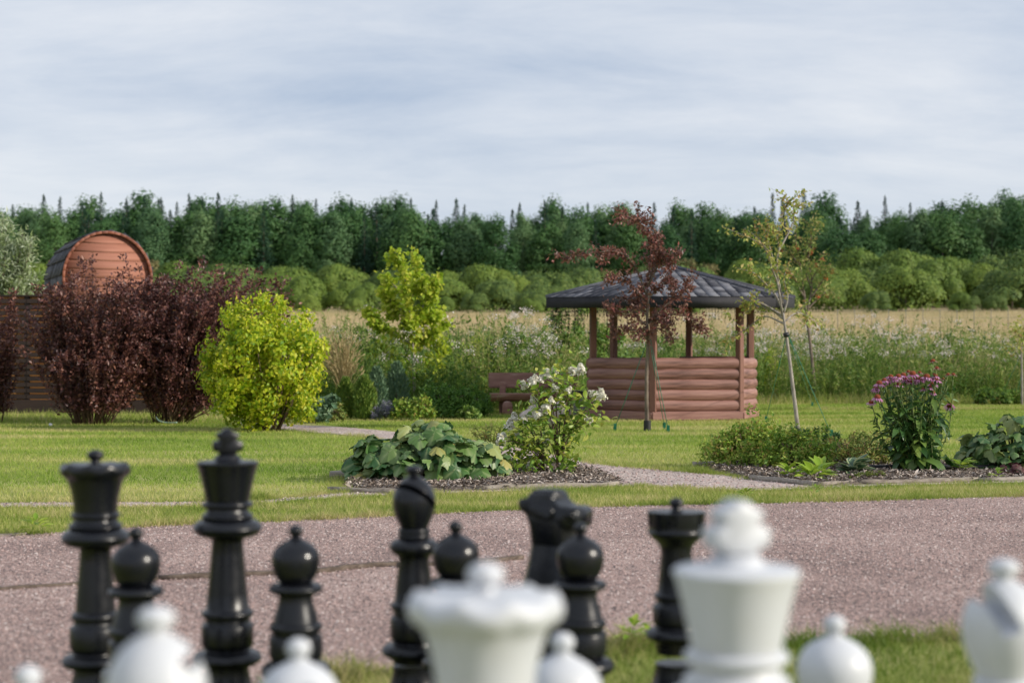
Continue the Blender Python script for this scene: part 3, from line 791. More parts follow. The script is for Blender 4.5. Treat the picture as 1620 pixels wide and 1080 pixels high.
# ================================================================== BENCH, BIN, STONES
bd_ = 32.0; sc = bd_ / FPX
b0 = W(843, HZ, bd_); b0[2] = 0
be = thing('log_bench', 'rustic red brown bench with half log seat left of the gazebo', 'bench', b0)
def bevbox(name, c, s, bev, mat, parent, rx=0.0):
    me = bpy.data.meshes.new(name); bm = bmesh.new(); bmesh.ops.create_cube(bm, size=1)
    bmesh.ops.scale(bm, vec=s, verts=bm.verts[:]); bmesh.ops.bevel(bm, geom=bm.edges[:], offset=bev, segments=2, affect='EDGES')
    bm.to_mesh(me); bm.free(); me.materials.append(mat)
    return link(name, me, parent, Matrix.Translation(tuple(c)) @ Matrix.Rotation(rx, 4, 'X'))
bevbox('backrest', (0, .24, .69), (141 * sc, .07, .315), .02, M['bench'], be, -.12)
# half log seat, flat side up
def prism(name, outline, L, mat, parent, loc=(0, 0, 0), axis='X', bev=.008, sm=45):
    n = len(outline); mb = MB()
    o = np.array(outline, float)
    if axis == 'X': a = np.column_stack([np.full(n, -L / 2), o]); b = np.column_stack([np.full(n, L / 2), o])
    else: a = np.column_stack([o[:, 0], np.full(n, -L / 2), o[:, 1]]); b = np.column_stack([o[:, 0], np.full(n, L / 2), o[:, 1]])
    i = np.arange(n)
    mb.add(np.vstack([a, b]), [np.array([i[::-1]]), np.array([i + n]), np.stack([i, (i + 1) % n, (i + 1) % n + n, i + n], -1)])
    me = mb.mesh(name, mat); bm = bmesh.new(); bm.from_mesh(me); bmesh.ops.recalc_face_normals(bm, faces=bm.faces[:]); bm.to_mesh(me); bm.free()
    if bev: bevel_mesh(me, bev, 1)
    if sm: smooth_by_angle(me, sm)
    return link(name, me, parent, Matrix.Translation(tuple(loc)))
prism('seat', [(math.cos(t) * .23, math.sin(t) * .17) for t in np.linspace(PI, 2 * PI, 12)], 137 * sc, M['bench'], be, (0, -.05, .43))
for sx in (-.52, .52):
    prism('leg', [(-.105, 0), (.105, 0), (.105, .2), (.075, .255), (.03, .275), (-.03, .275), (-.075, .255), (-.105, .2)], .30, M['bench'], be, (sx, -.12, 0), 'Y')
    bevbox('back_post', (sx - .10, .20, .33), (.13, .10, .66), .015, M['bench'], be, -.08)
    bevbox('foot_block', (sx - .10, .14, .14), (.15, .12, .28), .015, M['bench'], be)
bn = thing('litter_bin', 'grey stone litter bin with flat black lid between the bench and gazebo', 'bin', W(921, HZ, 31.0) * [1, 1, 0])
bevbox('body', (0, 0, .22), (.34, .34, .44), .02, M['concrete'], bn)
bevbox('lid', (0, 0, .475), (.40, .40, .06), .015, M['rubber'], bn)
def rock(px, py, d, r, label, seed, sq=.8):
    me = bpy.data.meshes.new('boulder'); bm = bmesh.new(); bmesh.ops.create_icosphere(bm, subdivisions=3, radius=1)
    rr = np.random.default_rng(seed); dirs = nrm(rr.normal(size=(6, 3)))
    for v in bm.verts:
        p = np.array(v.co); k = 1 + .12 * sum(math.sin(3 * p @ q + i) for i, q in enumerate(dirs)) / 2
        v.co = Vector(p * k * r * [1.15, 1, sq])
    bm.to_mesh(me); bm.free(); me.materials.append(M['stone']); smooth_by_angle(me, 60)
    o = tag(link('boulder', me), label, 'stone'); o.location = (px - CX) / FPX * d, d, r * sq * .6
    return o
rock(834, 655, 29.5, .13, 'pale pink round stone lying on the lawn before the bench', 1)
rock(846, 653, 30.2, .15, 'pale pinkish stone behind the white blossoms', 2, 1.0)
rock(889, 650, 29.8, .17, 'pale stone half hidden by the flowering shrub', 3, 1.1)

# ================================================================== CABIN, FENCE
cabd = 40.0; yaw = math.radians(25)
cc = W(171, HZ, cabd); cc[2] = 0
cab = thing('arched_cabin', 'reddish wooden barrel cabin with rounded dark shingled roof behind the fence', 'cabin', cc, yaw)
# local: front wall in the plane y = 0, the barrel runs along +y
CR, CZ, CL = 1.12, 3.20, 2.9
def barrel(t, r): return r * math.cos(t), CZ + r * math.sin(t) * 1.06
zt = CZ + CR * 1.06 - .08; n_pl = 0
while zt > .3:
    zb = zt - .222
    outline = []
    for z in np.linspace(zb + .006, zt, 5): 
        s_ = (z - CZ) / (1.06 * (CR - .06)); hw = (CR - .06) * math.sqrt(max(0, 1 - s_ * s_)) if s_ > 0 else (CR - .06) * (1 if s_ > -1 else 1)
        outline.append((hw, z))
    ol = outline + [(-a, b) for a, b in outline[::-1]]
    prism('plank', ol, .04, M['cabin'], cab, (0, .10, 0), 'Y', 0, 0)
    zt = zb
# rim of short staves round the front
NS = 22
for k in range(-3, NS + 3):
    t0, t1 = PI * k / NS, PI * (k + 1) / NS
    q = [barrel(t, r) for r, t in ((CR - .045, t0), (CR + .02, t0), (CR + .02, t1), (CR - .045, t1))]
    prism('rim_stave', q, .14, M['cabin_dark'], cab, (0, .05, 0), 'Y', .006)
for sx in (-1, 1):
    bevbox('corner_post', (sx * (CR - .03), .06, 1.3), (.10, .14, 2.6), .01, M['cabin_dark'], cab)
    mb = MB(); mb.add(*box_vf((sx * (CR - .05), CL / 2 + .1, 1.45), (.06, CL - .1, 2.9))); mb.build('side_wall', M['cabin'], cab)
mb = MB(); mb.add(*box_vf((0, CL, 1.9), (2 * CR - .16, .05, 3.8))); mb.build('back_wall', M['cabin'], cab)
# shingle courses over the barrel
for k in range(-2, 10):
    t0, t1 = PI - .05 - PI * k / 10, PI - .05 - PI * (k + 1.12) / 10
    if t1 < -.45: break
    yy = .0
    while yy < CL:
        wd = sr.uniform(.16, .30); y1 = min(yy + wd - .012, CL)
        mb = MB(); vv = []
        for r0, r1 in ((.022, .022), (.065, .030)):
            for t, rr in ((t0, r0), (t1, r1)):
                x_, z_ = barrel(t, CR + rr)
                vv += [[x_, yy + .02, z_], [x_, y1 + .02, z_]]
        mb.add(vv, np.array([[4, 5, 7, 6], [0, 2, 3, 1], [0, 1, 5, 4], [2, 6, 7, 3], [0, 4, 6, 2], [1, 3, 7, 5]]))
        mb.build('shingle', M['cabin_shingle'], cab); yy += wd

fd = 32.0; fx0, fx1 = -11.6, -6.6
fe = thing('slat_fence', 'tall dark brown horizontal slat fence behind the purple bushes', 'fence', ((fx0 + fx1) / 2, fd, 0))
fl = fx1 - fx0; Lb = fl / 3
for i in range(3):
    xc = -fl / 2 + Lb * (i + .5)
    for j in range(-1, 17):
        z = .36 + j * .122
        if j >= 0: bevbox('slat', (xc, 0, z), (Lb - .01, .022, .086), .004, M['fence'], fe)
        bevbox('slat', (xc, .09, z + .061), (Lb - .01, .022, .070), .004, M['fence_back'], fe)  # back row, offset so its painted sunlit orange shows in the gaps
for i in range(4):
    bevbox('post', (-fl / 2 + Lb * i, .045, 1.2), (.10, .062, 2.4), .008, M['fence'], fe)
bevbox('top_rail', (0, .04, 2.42), (fl + .1, .16, .035), .006, M['fence'], fe)
bevbox('base_board', (0, -.01, .155), (fl, .04, .29), .008, M['fence'], fe)

# ================================================================== TIMBER EDGINGS AND HOSE
def timber(px, h, wd, label, mat='edge_wood', z=.0, group=None, name='edging_timber'):
    p = np.array([G(x, y) for x, y in px]); c = p.mean(0)
    s = spline(p, max(2, 5 * (len(p) - 1))) if len(p) > 2 else np.linspace(p[0], p[1], 5)
    mb = MB(); t = nrm(np.gradient(s, axis=0)); n = np.column_stack([-t[:, 1], t[:, 0], np.zeros(len(s))])
    hh = h * (1 + rng.normal(size=len(s)) * .08)
    rows = [s - n * wd / 2, s + n * wd / 2, s + n * wd / 2 + np.column_stack([np.zeros((len(s), 2)), hh]), s - n * wd / 2 + np.column_stack([np.zeros((len(s), 2)), hh])]
    v = np.stack(rows, 1) - c; k = len(s); i = np.arange(4 * k).reshape(k, 4)
    mb.add(v.reshape(-1, 3), np.vstack([np.stack([i[:-1, a], i[:-1, (a + 1) % 4], i[1:, (a + 1) % 4], i[1:, a]], -1) for a in range(4)] + [i[:1, ::-1], i[-1:]]))
    o = tag(mb.build(name, M[mat]), label, 'timber edging', group); o.location = (c[0], c[1], z)
    return o
TG = 'timber edgings of the flower beds'
timber([(520, 778.5), (640, 783)], .045, .05, 'thin grey timber edging at the left front of the middle bed', group=TG)
timber([(753, 776.5), (860, 774), (978, 770.5)], .05, .05, 'pale timber edging in front of the flowering white shrub', group=TG)
timber([(522, 757), (585, 757)], .07, .09, 'short grey timber at the left end of the middle bed', group=TG)
timber([(1188, 760), (1240, 765), (1291, 770)], .05, .05, 'grey curved timber edging at the left end of the right bed', group=TG)
timber([(1292, 770.5), (1350, 767.5)], .05, .05, 'short timber edging in front of the variegated hosta', group=TG)
timber([(1351, 767.5), (1480, 765), (1545, 763.4)], .05, .05, 'long pale timber edging in front of the coneflowers', group=TG)
timber([(1546, 763.3), (1700, 760)], .05, .05, 'pale timber edging at the right end of the right bed', group=TG)
timber([(1098, 738.5), (1128, 737)], .05, .06, 'short pale timber end at the lawn side of the right bed', group=TG)
YG = 'dark edging strips across the gravel yard'
timber([(-120, 942), (0, 935), (120, 927), (250, 919)], .022, .035, 'dark edging strip in the gravel behind the black queen', 'edge_dark', group=YG, name='edging_strip')
timber([(252, 919), (400, 912), (500, 908), (560, 901), (628, 896)], .030, .04, 'dark edging strip in the gravel behind the black king', 'edge_dark', group=YG, name='edging_strip')
timber([(629, 899), (740, 893), (826, 886)], .030, .04, 'dark edging strip in the gravel ending left of the black knight', 'edge_dark', group=YG, name='edging_strip')
timber([(-60, 851), (0, 849), (42, 847)], .02, .04, 'flat grey board at the verge beside a leafy weed', 'edge_wood', group=YG, name='edging_strip')
mb = MB(); s = spline([G(1326, 751) + [0, 0, .07], G(1420, 750) + [0, 0, .075], G(1520, 750.5) + [0, 0, .07], G(1640, 749) + [0, 0, .08], G(1800, 752) + [0, 0, .06]], 20); c = s.mean(0)
tubes(mb, s - c, .02, 8); o = tag(mb.build('irrigation_hose', M['rubber'], smooth=True), 'black hose lying along the right bed behind the timber', 'hose'); o.location = c
mb = MB(); s = spline([W(252, 640, 27.6), W(247, 655, 27.2), W(250, 664, 26.7), W(262, 668, 26.6), W(280, 668, 26.5)], 24); s[:, 2] = np.maximum(s[:, 2], .03); c = s.mean(0)
tubes(mb, s - c, .012, 6); o = tag(mb.build('garden_hose', M['hose'], smooth=True), 'thin pale green hose hanging by the purple bush', 'hose'); o.location = c
me = bpy.data.meshes.new('ball'); bm = bmesh.new(); bmesh.ops.create_icosphere(bm, subdivisions=2, radius=.03); bm.to_mesh(me); bm.free(); me.materials.append(M['white']); smooth_by_angle(me, 180)
o = tag(link('ball', me), 'small white ball on the grass before the purple bushes', 'ball'); o.location = G(80, 675) + [0, 0, .035]

# ================================================================== CHESS PIECES
UP = 4.46 / FPX          # metres per photo pixel at the black king
def lathe(name, prof, mat, parent, seg=56, mod=None, z0=1184.0):
    """prof: (photo row, half width in photo pixels) pairs read off the black pieces"""
    p = np.array([(hw * UP, (z0 - y) * UP) for y, hw in prof])
    a = np.arange(seg) * 2 * PI / seg
    r = np.broadcast_to(p[:, :1], (len(p), seg)).copy(); z = np.broadcast_to(p[:, 1:], (len(p), seg)).copy()
    if mod: r, z = mod(r, z, a[None])
    v = np.stack([r * np.cos(a), r * np.sin(a), z], -1).reshape(-1, 3)
    i = np.arange(len(p) * seg).reshape(len(p), seg)
    q = np.stack([i[:-1], np.roll(i[:-1], -1, 1), np.roll(i[1:], -1, 1), i[1:]], -1).reshape(-1, 4)
    mb = MB(); mb.add(v, [q, i[:1, ::-1], i[-1:]])
    me = mb.mesh(name, mat); smooth_by_angle(me, 38)
    return link(name, me, parent)
def ball_prof(y, r, flat=.9, n=12, neck=None):
    return [(y - r * flat * math.sin(t), max(r * math.cos(t), .3)) for t in np.linspace(-1.25, PI / 2 - .02, n)]
BASE = [(1184, 70), (1180, 75), (1168, 75.5), (1158, 71), (1150, 64), (1138, 60), (1124, 57), (1112, 52), (1100, 45), (1084, 38), (1062, 33), (1056, 34)]
def ring(yc, hh, r_in, r_out, n=7):
    return [(yc + hh * math.cos(t), r_in + (r_out - r_in) * math.sin(t)) for t in np.linspace(0.05, PI - .05, n)]
def drum(y0, y1, r): return [(y0 + 2, r - 7), (y0, r - 4), (y0 - 6, r - .5), (y0 - 9, r), (y1 + 5, r), (y1 + 2, r - 1.5), (y1, r - 5)]

def king(kind, loc, label, rz=0):
    m = M[kind]; t = thing(f'{kind}_king', label, 'chess piece', loc, rz)
    lathe('base', BASE, m, t)
    lathe('shaft', [(1056, 33)] + ring(1043, 12, 34, 54) + [(1029, 34)] + drum(1027, 987, 41) + [(985, 35), (981, 35)] + ring(973, 6, 35, 41) + [(965, 33.5), (940, 31.5), (910, 28.5), (880, 26), (860, 24.5), (855, 26)], m, t)
    lathe('collar', [(856, 26)] + ring(838, 14, 34, 54.5) + ring(820, 4.5, 36, 41) + [(815, 36), (811, 33), (807, 33)] + ring(801, 4.5, 35, 40.5) + [(796, 34.5)], m, t)
    lathe('crown', [(796, 34), (780, 37.3), (762, 41.3), (745, 45.6), (740, 47.5), (737, 49), (734.6, 48.6), (733, 46), (732.2, 40), (731.8, 26), (730, 22), (726, 20), (723, 17), (722, .5)], m, t)
    # cross: stem, arms and a flared cap, cut from one bevelled outline
    pts = [(-15, 722), (-13, 717), (-23, 717), (-24, 702), (-14, 700), (-13, 697), (-19, 694), (-19, 690), (-8, 685), (-5, 681), (5, 681), (8, 685), (19, 690), (19, 694), (13, 697), (14, 700), (24, 702), (23, 717), (13, 717), (15, 722)]
    prism('cross', [(x * UP, (1184 - y) * UP) for x, y in pts], 25 * UP, m, t, (0, 0, 0), 'Y', .004)
    return t
def queen(kind, loc, label, rz=0):
    m = M[kind]; t = thing(f'{kind}_queen', label, 'chess piece', loc, rz)
    lathe('base', BASE, m, t)
    lathe('shaft', [(1060, 33)] + ring(1047, 11, 34, 52) + [(1034, 34)] + drum(1032, 991, 40) + [(988, 33)] + ring(977, 6, 33, 38) + [(969, 31), (945, 29.5), (915, 27), (890, 25), (874, 24), (869, 26)], m, t)
    lathe('collar', [(870, 26)] + ring(853, 14, 34, 53.5) + ring(835, 4.5, 36, 42) + [(830, 37), (826, 34), (823, 34)] + ring(818, 4.5, 34, 38.5) + [(813, 34)], m, t)
    def scallop(r, z, a):
        k = np.clip((z - (1184 - 762) * UP) / (20 * UP), 0, 1) * np.clip(((1184 - 735.5) * UP - z) / (3 * UP), 0, 1)
        w_ = np.abs(np.cos(4.5 * a))
        return r * (1 + .035 * k * (w_ - .5)), z - k * (w_ - .5) * 6 * UP
    lathe('crown', [(813, 33.5), (800, 34.5), (788, 36.3), (776, 39), (766, 42), (759, 45), (756, 49), (752, 52.5), (747, 54.3), (742, 54), (738.5, 51.5), (737, 47), (736, 40), (735.5, 20), (735, 8), (731, 6.5)], m, t, 90, scallop)
    lathe('finial', [(733, 6.5), (731, 7)] + ball_prof(723.5, 13.2, .68), m, t)
    return t
def bishop(kind, loc, label, slit, rz=0, cen=(0, 0, 0), opn=None, gap=.017, push=.072):
    m = M[kind]; t = thing(f'{kind}_bishop', label, 'chess piece', loc, rz)
    lathe('base', BASE, m, t)
    lathe('shaft', [(1050, 33)] + ring(1031, 11, 34, 52) + [(1018, 34)] + drum(1016, 976, 38) + [(973, 33)] + ring(961, 6, 32, 38) + [(953, 31), (935, 29.5), (912, 27), (892, 24.5), (886, 25)], m, t)
    lathe('collar', [(886, 25)] + ring(868, 12, 27, 39) + [(855, 25)] + ring(851, 4, 23.5, 25.5) + ring(843, 4, 23.5, 25.5) + [(839, 22)], m, t)
    hp = [(839, 21.5), (834, 23.5), (822, 29), (810, 32.8), (798, 34.4), (788, 33.6), (778, 30), (770, 25), (764, 19.5), (760, 14), (757, 9), (755, 7), (752, 6.5), (751, .5)]
    h = lathe('head', hp, m, t)
    n = Vector(slit).normalized(); zc = (1184 - 790) * UP
    cut = bpy.data.meshes.new('cut'); bm = bmesh.new(); bmesh.ops.create_cube(bm, size=1); bmesh.ops.scale(bm, vec=(.2, .16, gap), verts=bm.verts[:])
    f = n.to_track_quat('Z', 'Y').to_matrix().to_4x4()
    open_ = Vector((0, -1, 0)) if abs(n.y) < .6 else Vector((-1, 0, 0))
    if opn: open_ = Vector(opn)
    o_ = (open_ - n * open_.dot(n)).normalized(); x_ = o_.cross(n)
    R = Matrix((x_, o_, n)).transposed().to_4x4()
    bm.transform(Matrix.Translation(Vector((cen[0], cen[1], zc + cen[2])) + o_ * push) @ R); bm.to_mesh(cut); bm.free()
    co = bpy.data.objects.new('cut', cut); col.objects.link(co); co.parent = t
    md = h.modifiers.new('slit', 'BOOLEAN'); md.object = co; md.operation = 'DIFFERENCE'; md.solver = 'EXACT'
    bpy.context.view_layer.update()
    me = bpy.data.meshes.new_from_object(h.evaluated_get(bpy.context.evaluated_depsgraph_get()))
    h.modifiers.clear(); h.data = smooth_by_angle(me, 38)
    bpy.data.objects.remove(co)
    lathe('finial', [(753, 6.5), (752, 7)] + ball_prof(747, 13, .62), m, t)
    return t
def rook(kind, loc, label, rz=0):
    m = M[kind]; t = thing(f'{kind}_rook', label, 'chess piece', loc, rz)
    lathe('base', BASE, m, t)
    lathe('shaft', [(1040, 32)] + ring(1010, 11, 33, 49) + [(997, 33)] + drum(996, 962, 38) + [(959, 31)] + ring(949, 5, 31, 36) + [(942, 30), (925, 28.5), (900, 26), (880, 24.5), (870, 26)], m, t)
    def notch(r, z, a):
        k = np.clip((z - (1184 - 836) * UP) / (2 * UP), 0, 1) * np.clip(((1184 - 817) * UP - z) / (2 * UP), 0, 1)
        return r * (1 - .10 * k * (np.cos(6 * a) > .86)), z
    lathe('turret', [(870, 26), (862, 32), (856, 40), (851, 44), (849, 45), (847, 46), (845, 45), (844, 44.5), (836, 45), (834, 45.5), (824, 46), (819, 46.5), (815, 46.5), (813.5, 45), (813, 40), (812.5, 12), (811, 8), (806, 6.5)], m, t, 96, notch)
    lathe('finial', [(808, 6.5), (806, 7)] + ball_prof(801, 11.5, .75), m, t)
    return t
def pawn(kind, loc, label, rz=0):
    m = M[kind]; t = thing(f'{kind}_pawn', label, 'chess piece', loc, rz, None)
    # profile read off the pawn in front of the black king; its own scale is 4.1 m away
    k = 4.12 / 4.46; zb = 1232.0
    def pr(l): return [(1184 - (zb - y) * k, hw * k) for y, hw in l]
    lathe('base', [(1184, 66), (1180, 70), (1170, 70), (1160, 66), (1150, 58), (1136, 53), (1120, 46), (1104, 40), (1090, 37)], m, t)
    lathe('shaft', pr([(1082, 38)] + ring(1060, 12, 40, 55) + [(1046, 38)] + drum(1044, 1004, 42) + [(1002, 37)] + ring(992, 6, 37, 42) + [(985, 36), (972, 33), (958, 28.5), (947, 26.5), (942, 27)]), m, t)
    lathe('collar', pr([(943, 27)] + ring(931, 8, 30, 43) + [(922, 25)]), m, t)
    lathe('head', pr([(923, 23), (919, 27), (912, 32), (902, 36.3), (893, 38), (884, 38.2), (876, 36.5), (868, 32), (862, 26), (857, 18), (854, 12), (851, 8), (849, 6.5)]), m, t)
    lathe('finial', pr([(850, 6.5), (848, 7)] + ball_prof(840.5, 11.5, .85)), m, t)
    return t
def knight(kind, loc, label, rz=0):
    m = M[kind]; t = thing(f'{kind}_knight', label, 'chess piece', loc, rz)
    lathe('base', BASE, m, t)
    lathe('shaft', [(1050, 33)] + ring(1030, 11, 34, 52) + [(1018, 34)] + drum(1016, 976, 40) + [(973, 36)] + ring(955, 7, 36, 47) + [(946, 30)], m, t)
    # faceted chest and neck: stacked octagons; local x is where the muzzle points
    def loft(name, secs, bev=.006):
        v = []; 
        for y, x0, x1, hw, ch in secs:
            z = (1184 - y) * UP; c = ch
            for x, w_ in ((x0 + c, -hw), (x1 - c, -hw), (x1, -hw + c), (x1, hw - c), (x1 - c, hw), (x0 + c, hw), (x0, hw - c), (x0, -hw + c)):
                v.append([x * UP, w_ * UP, z])
        n = len(secs); i = np.arange(8 * n).reshape(n, 8); mb = MB()
        q = np.stack([i[:-1], np.roll(i[:-1], -1, 1), np.roll(i[1:], -1, 1), i[1:]], -1).reshape(-1, 4)
        mb.add(v, [q, i[:1, ::-1], i[-1:]]); me = mb.mesh(name, m); bevel_mesh(me, bev, 2); smooth_by_angle(me, 30)
        return link(name, me, t)
    loft('chest', [(948, -50, 52, 44, 16), (938, -50, 50, 43, 16), (900, -42, 36, 34, 13), (868, -38, 26, 26, 11), (846, -36, 20, 22, 10)])
    loft('neck', [(862, -36, 26, 27, 9), (835, -38, 24, 27, 8), (822, -42, 22, 27, 7), (812, -46, 14, 25, 7)])
    # head: brow ledge, crest block and a muzzle reaching forward and down
    pts = [(-56, 795), (-50, 790), (-38, 789), (-34, 780), (6, 780), (9, 791), (22, 800), (44, 800), (52, 805), (52, 826), (46, 834), (30, 834), (18, 826), (4, 822), (-20, 821), (-38, 817), (-54, 806)]
    prism('head', [(x * UP, (1184 - y) * UP) for x, y in pts], 56 * UP, m, t, (0, 0, 0), 'Y', .006)
    prism('crest', [(x * UP, (1184 - y) * UP) for x, y in ((-37, 792), (-34, 776), (6, 776), (10, 792))], 38 * UP, m, t, (0, 0, 0), 'Y', .004)
    for s in (-1, 1):
        prism('cheek', [(x * UP, (1184 - y) * UP) for x, y in ((-36, 806), (-26, 796), (6, 798), (14, 808), (6, 822), (-24, 820))], 8 * UP, m, t, (0, s * 29 * UP, 0), 'Y', .005)
        prism('nostril', [(x * UP, (1184 - y) * UP) for x, y in ((32, 812), (36, 806), (46, 807), (48, 816), (40, 820))], 6 * UP, m, t, (0, s * 28 * UP, 0), 'Y', .003)
    return t
def at_d(px, d): return ((px - CX) / FPX * d, d, 0)
queen('black', at_d(151, 4.46), 'tall black queen with scalloped crown and ball finial, farthest left', 0.2)
king('black', at_d(360, 4.46), 'tallest black piece, the king topped with a cross', 0.25)
bishop('black', at_d(655, 4.46), 'black bishop with a slanting slit and ball on top', (.42, .45, .79), 0)
knight('black', at_d(880, 4.42), 'black horse headed knight with faceted chest', -0.55)
rook('black', at_d(1070, 4.50), 'black rook with round turret and small ball on top', .3)
PB = 'black pawns in front of the black back row'
pawn('black', at_d(215, 4.06), 'black pawn standing in front of the black queen', 0).__setitem__('group', PB)
pawn('black', at_d(468, 4.12), 'black pawn just right of the black king', 1).__setitem__('group', PB)
pawn('black', at_d(721, 4.22), 'black pawn between the black bishop and the white queen', 2).__setitem__('group', PB)
pawn('black', at_d(918, 4.18), 'black pawn standing in front of the black knight', 3).__setitem__('group', PB)
queen('white', at_d(768, 1.975), 'blurred white queen with scalloped crown and ball finial', .55)
king('white', at_d(1165, 2.17), 'blurred white king with a cross on its wide crown', .35)
bishop('white', at_d(247, 1.90), 'blurred white bishop in front of the black pawn, head cut off by the frame', (.42, .3, .79), 2.6)
bishop('white', at_d(1588, 2.36), 'blurred white bishop with a deep slit at the right edge', (.90, .10, .42), 0, (-.022, 0, .012), (-.4, -.25, .87), .030, .066)
PW = 'blurred white pawns'
pawn('white', at_d(472, 2.44), 'white pawn rising in front of the black pawn beside the black king').__setitem__('group', PW)
pawn('white', at_d(890, 2.49), 'white pawn just right of the white queen').__setitem__('group', PW)
pawn('white', at_d(1320, 2.66), 'white pawn right of the white king in front of grass').__setitem__('group', PW)
pawn('white', at_d(44, 2.22), 'white pawn barely showing in the bottom left corner').__setitem__('group', PW)

# ================================================================== GARDEN PLANTS
M['barberry'] = leaf_mat('purple_leaves', [(.042, .019, .021), (.108, .044, .043), (.19, .078, .062), (.36, .165, .11)], .30, .45, patch=(.9, (1, 1, 1), .75, .8), spec=.5)
M['golden'] = leaf_mat('golden_leaves', [(.13, .26, .014), (.32, .45, .018), (.54, .58, .026), (.70, .63, .09)], .45, .45, patch=(1.6, (1, 1, 1), .8, .8))
M['maple'] = leaf_mat('maple_leaves', [(.17, .30, .022), (.36, .49, .035), (.52, .59, .06), (.62, .60, .11)], .48, .5, patch=(1.2, (1, 1, 1), .8, .6))
M['crab'] = leaf_mat('crab_apple_leaves', [(.07, .030, .024), (.17, .075, .055), (.28, .14, .10), (.33, .11, .10)], .32, .4, spec=.5)
M['serv'] = leaf_mat('thin_tree_leaves', [(.17, .26, .05), (.34, .40, .08), (.52, .50, .15), (.48, .30, .12)], .4, .5)
M['rowan'] = leaf_mat('rowan_leaves', [(.13, .23, .05), (.24, .33, .08), (.38, .40, .12), (.34, .24, .10)], .4, .5)
M['willow'] = leaf_mat('silver_willow_leaves', [(.22, .30, .10), (.38, .46, .24), (.58, .64, .48), (.16, .24, .06)], .35, .4, spec=.5)
M['berry'] = leaf_mat('orange_berries', [(.55, .10, .02), (.65, .16, .03), (.50, .07, .02)], .0, .4)
M['fruit'] = leaf_mat('dark_red_fruit', [(.16, .03, .02), (.26, .08, .04), (.30, .14, .07)], .0, .4)
M['hyd'] = leaf_mat('shrub_leaf', [(.11, .21, .026), (.18, .30, .036), (.30, .40, .05), (.48, .49, .09)], .35, .4, single=True)
M['hyd_s'] = leaf_mat('shrub_leaves', [(.11, .21, .026), (.18, .30, .036), (.30, .40, .05), (.48, .49, .09)], .35, .4)
M['petal_w'] = leaf_mat('white_petals', [(.82, .79, .62), (.90, .88, .80), (.92, .91, .88)], .3, .6)
M['heu'] = leaf_mat('lobed_leaf', [(.035, .105, .032), (.065, .16, .042), (.11, .215, .052), (.17, .265, .075), (.30, .34, .11), (.48, .38, .11)], .25, .45, single=True, pos=[0, .3, .6, .82, .93, 1], spec=.5)
M['heu_r'] = leaf_mat('lobed_leaf_dark', [(.04, .11, .035), (.08, .165, .045), (.13, .22, .06), (.27, .31, .10)], .25, .45, single=True, pos=[0, .4, .8, 1], spec=.5)
M['heu_p'] = leaf_mat('maroon_leaf', [(.06, .02, .025), (.11, .04, .04), (.15, .07, .06)], .25, .5, single=True)
M['cone_leaf'] = leaf_mat('coneflower_leaf', [(.035, .10, .024), (.065, .15, .034), (.12, .22, .045), (.22, .31, .06)], .3, .42, single=True, spec=.5)
M['petal_p'] = leaf_mat('pink_petals', [(.55, .20, .42), (.68, .32, .55), (.74, .44, .62)], .4, .6)
M['petal_f'] = leaf_mat('faded_petals', [(.42, .26, .22), (.55, .38, .32)], .3, .7)
M['cone'] = noise_mat('orange_brown_cone', [(.10, .018, .012), (.30, .065, .02), (.42, .12, .03)], scale=60, rough=.8, bump=1, bscale=90)
M['spirea'] = leaf_mat('spirea_leaves', [(.10, .22, .028), (.20, .34, .042), (.34, .45, .062), (.46, .26, .11)], .38, .5, patch=(2.2, (1, 1, 1), .8, .6))
M['spirea_b'] = leaf_mat('brownish_spirea_leaves', [(.10, .17, .035), (.18, .26, .055), (.30, .34, .08), (.34, .20, .09)], .35, .5)
M['pine'] = leaf_mat('pine_needles', [(.035, .10, .04), (.065, .16, .055), (.12, .23, .07)], .2, .5)
M['thuja'] = leaf_mat('thuja_sprays', [(.09, .17, .03), (.16, .26, .045), (.27, .34, .065)], .3, .55)
M['juniper'] = leaf_mat('juniper_sprays', [(.05, .13, .022), (.10, .22, .032), (.18, .31, .05)], .3, .5)
M['bluish'] = leaf_mat('bluish_needles', [(.08, .16, .09), (.14, .23, .13), (.21, .31, .17)], .25, .5)
M['lavender'] = leaf_mat('lavender_spikes', [(.20, .19, .28), (.32, .30, .42), (.20, .26, .16)], .3, .7)
M['hosta_g'] = leaf_mat('hosta_leaf_green', [(.05, .11, .055), (.08, .15, .08), (.13, .20, .09)], .25, .4, single=True, spec=.5)
M['hosta_w'] = leaf_mat('hosta_leaf_margin', [(.36, .42, .22), (.48, .50, .30)], .3, .4, single=True)
M['lime'] = leaf_mat('lime_leaf', [(.19, .33, .032), (.29, .44, .045), (.42, .52, .07)], .4, .45, single=True)
M['sedum'] = leaf_mat('moss_green_mat', [(.10, .16, .022), (.17, .23, .035), (.24, .28, .05)], .3, .6)
M['weedgreen'] = leaf_mat('shrub_green', [(.07, .15, .028), (.12, .225, .038), (.19, .30, .05), (.28, .36, .08)], .35, .5)
M['straw'] = leaf_mat('straw_stalks', [(.34, .26, .12), (.50, .40, .20), (.58, .48, .27)], .3, .7)

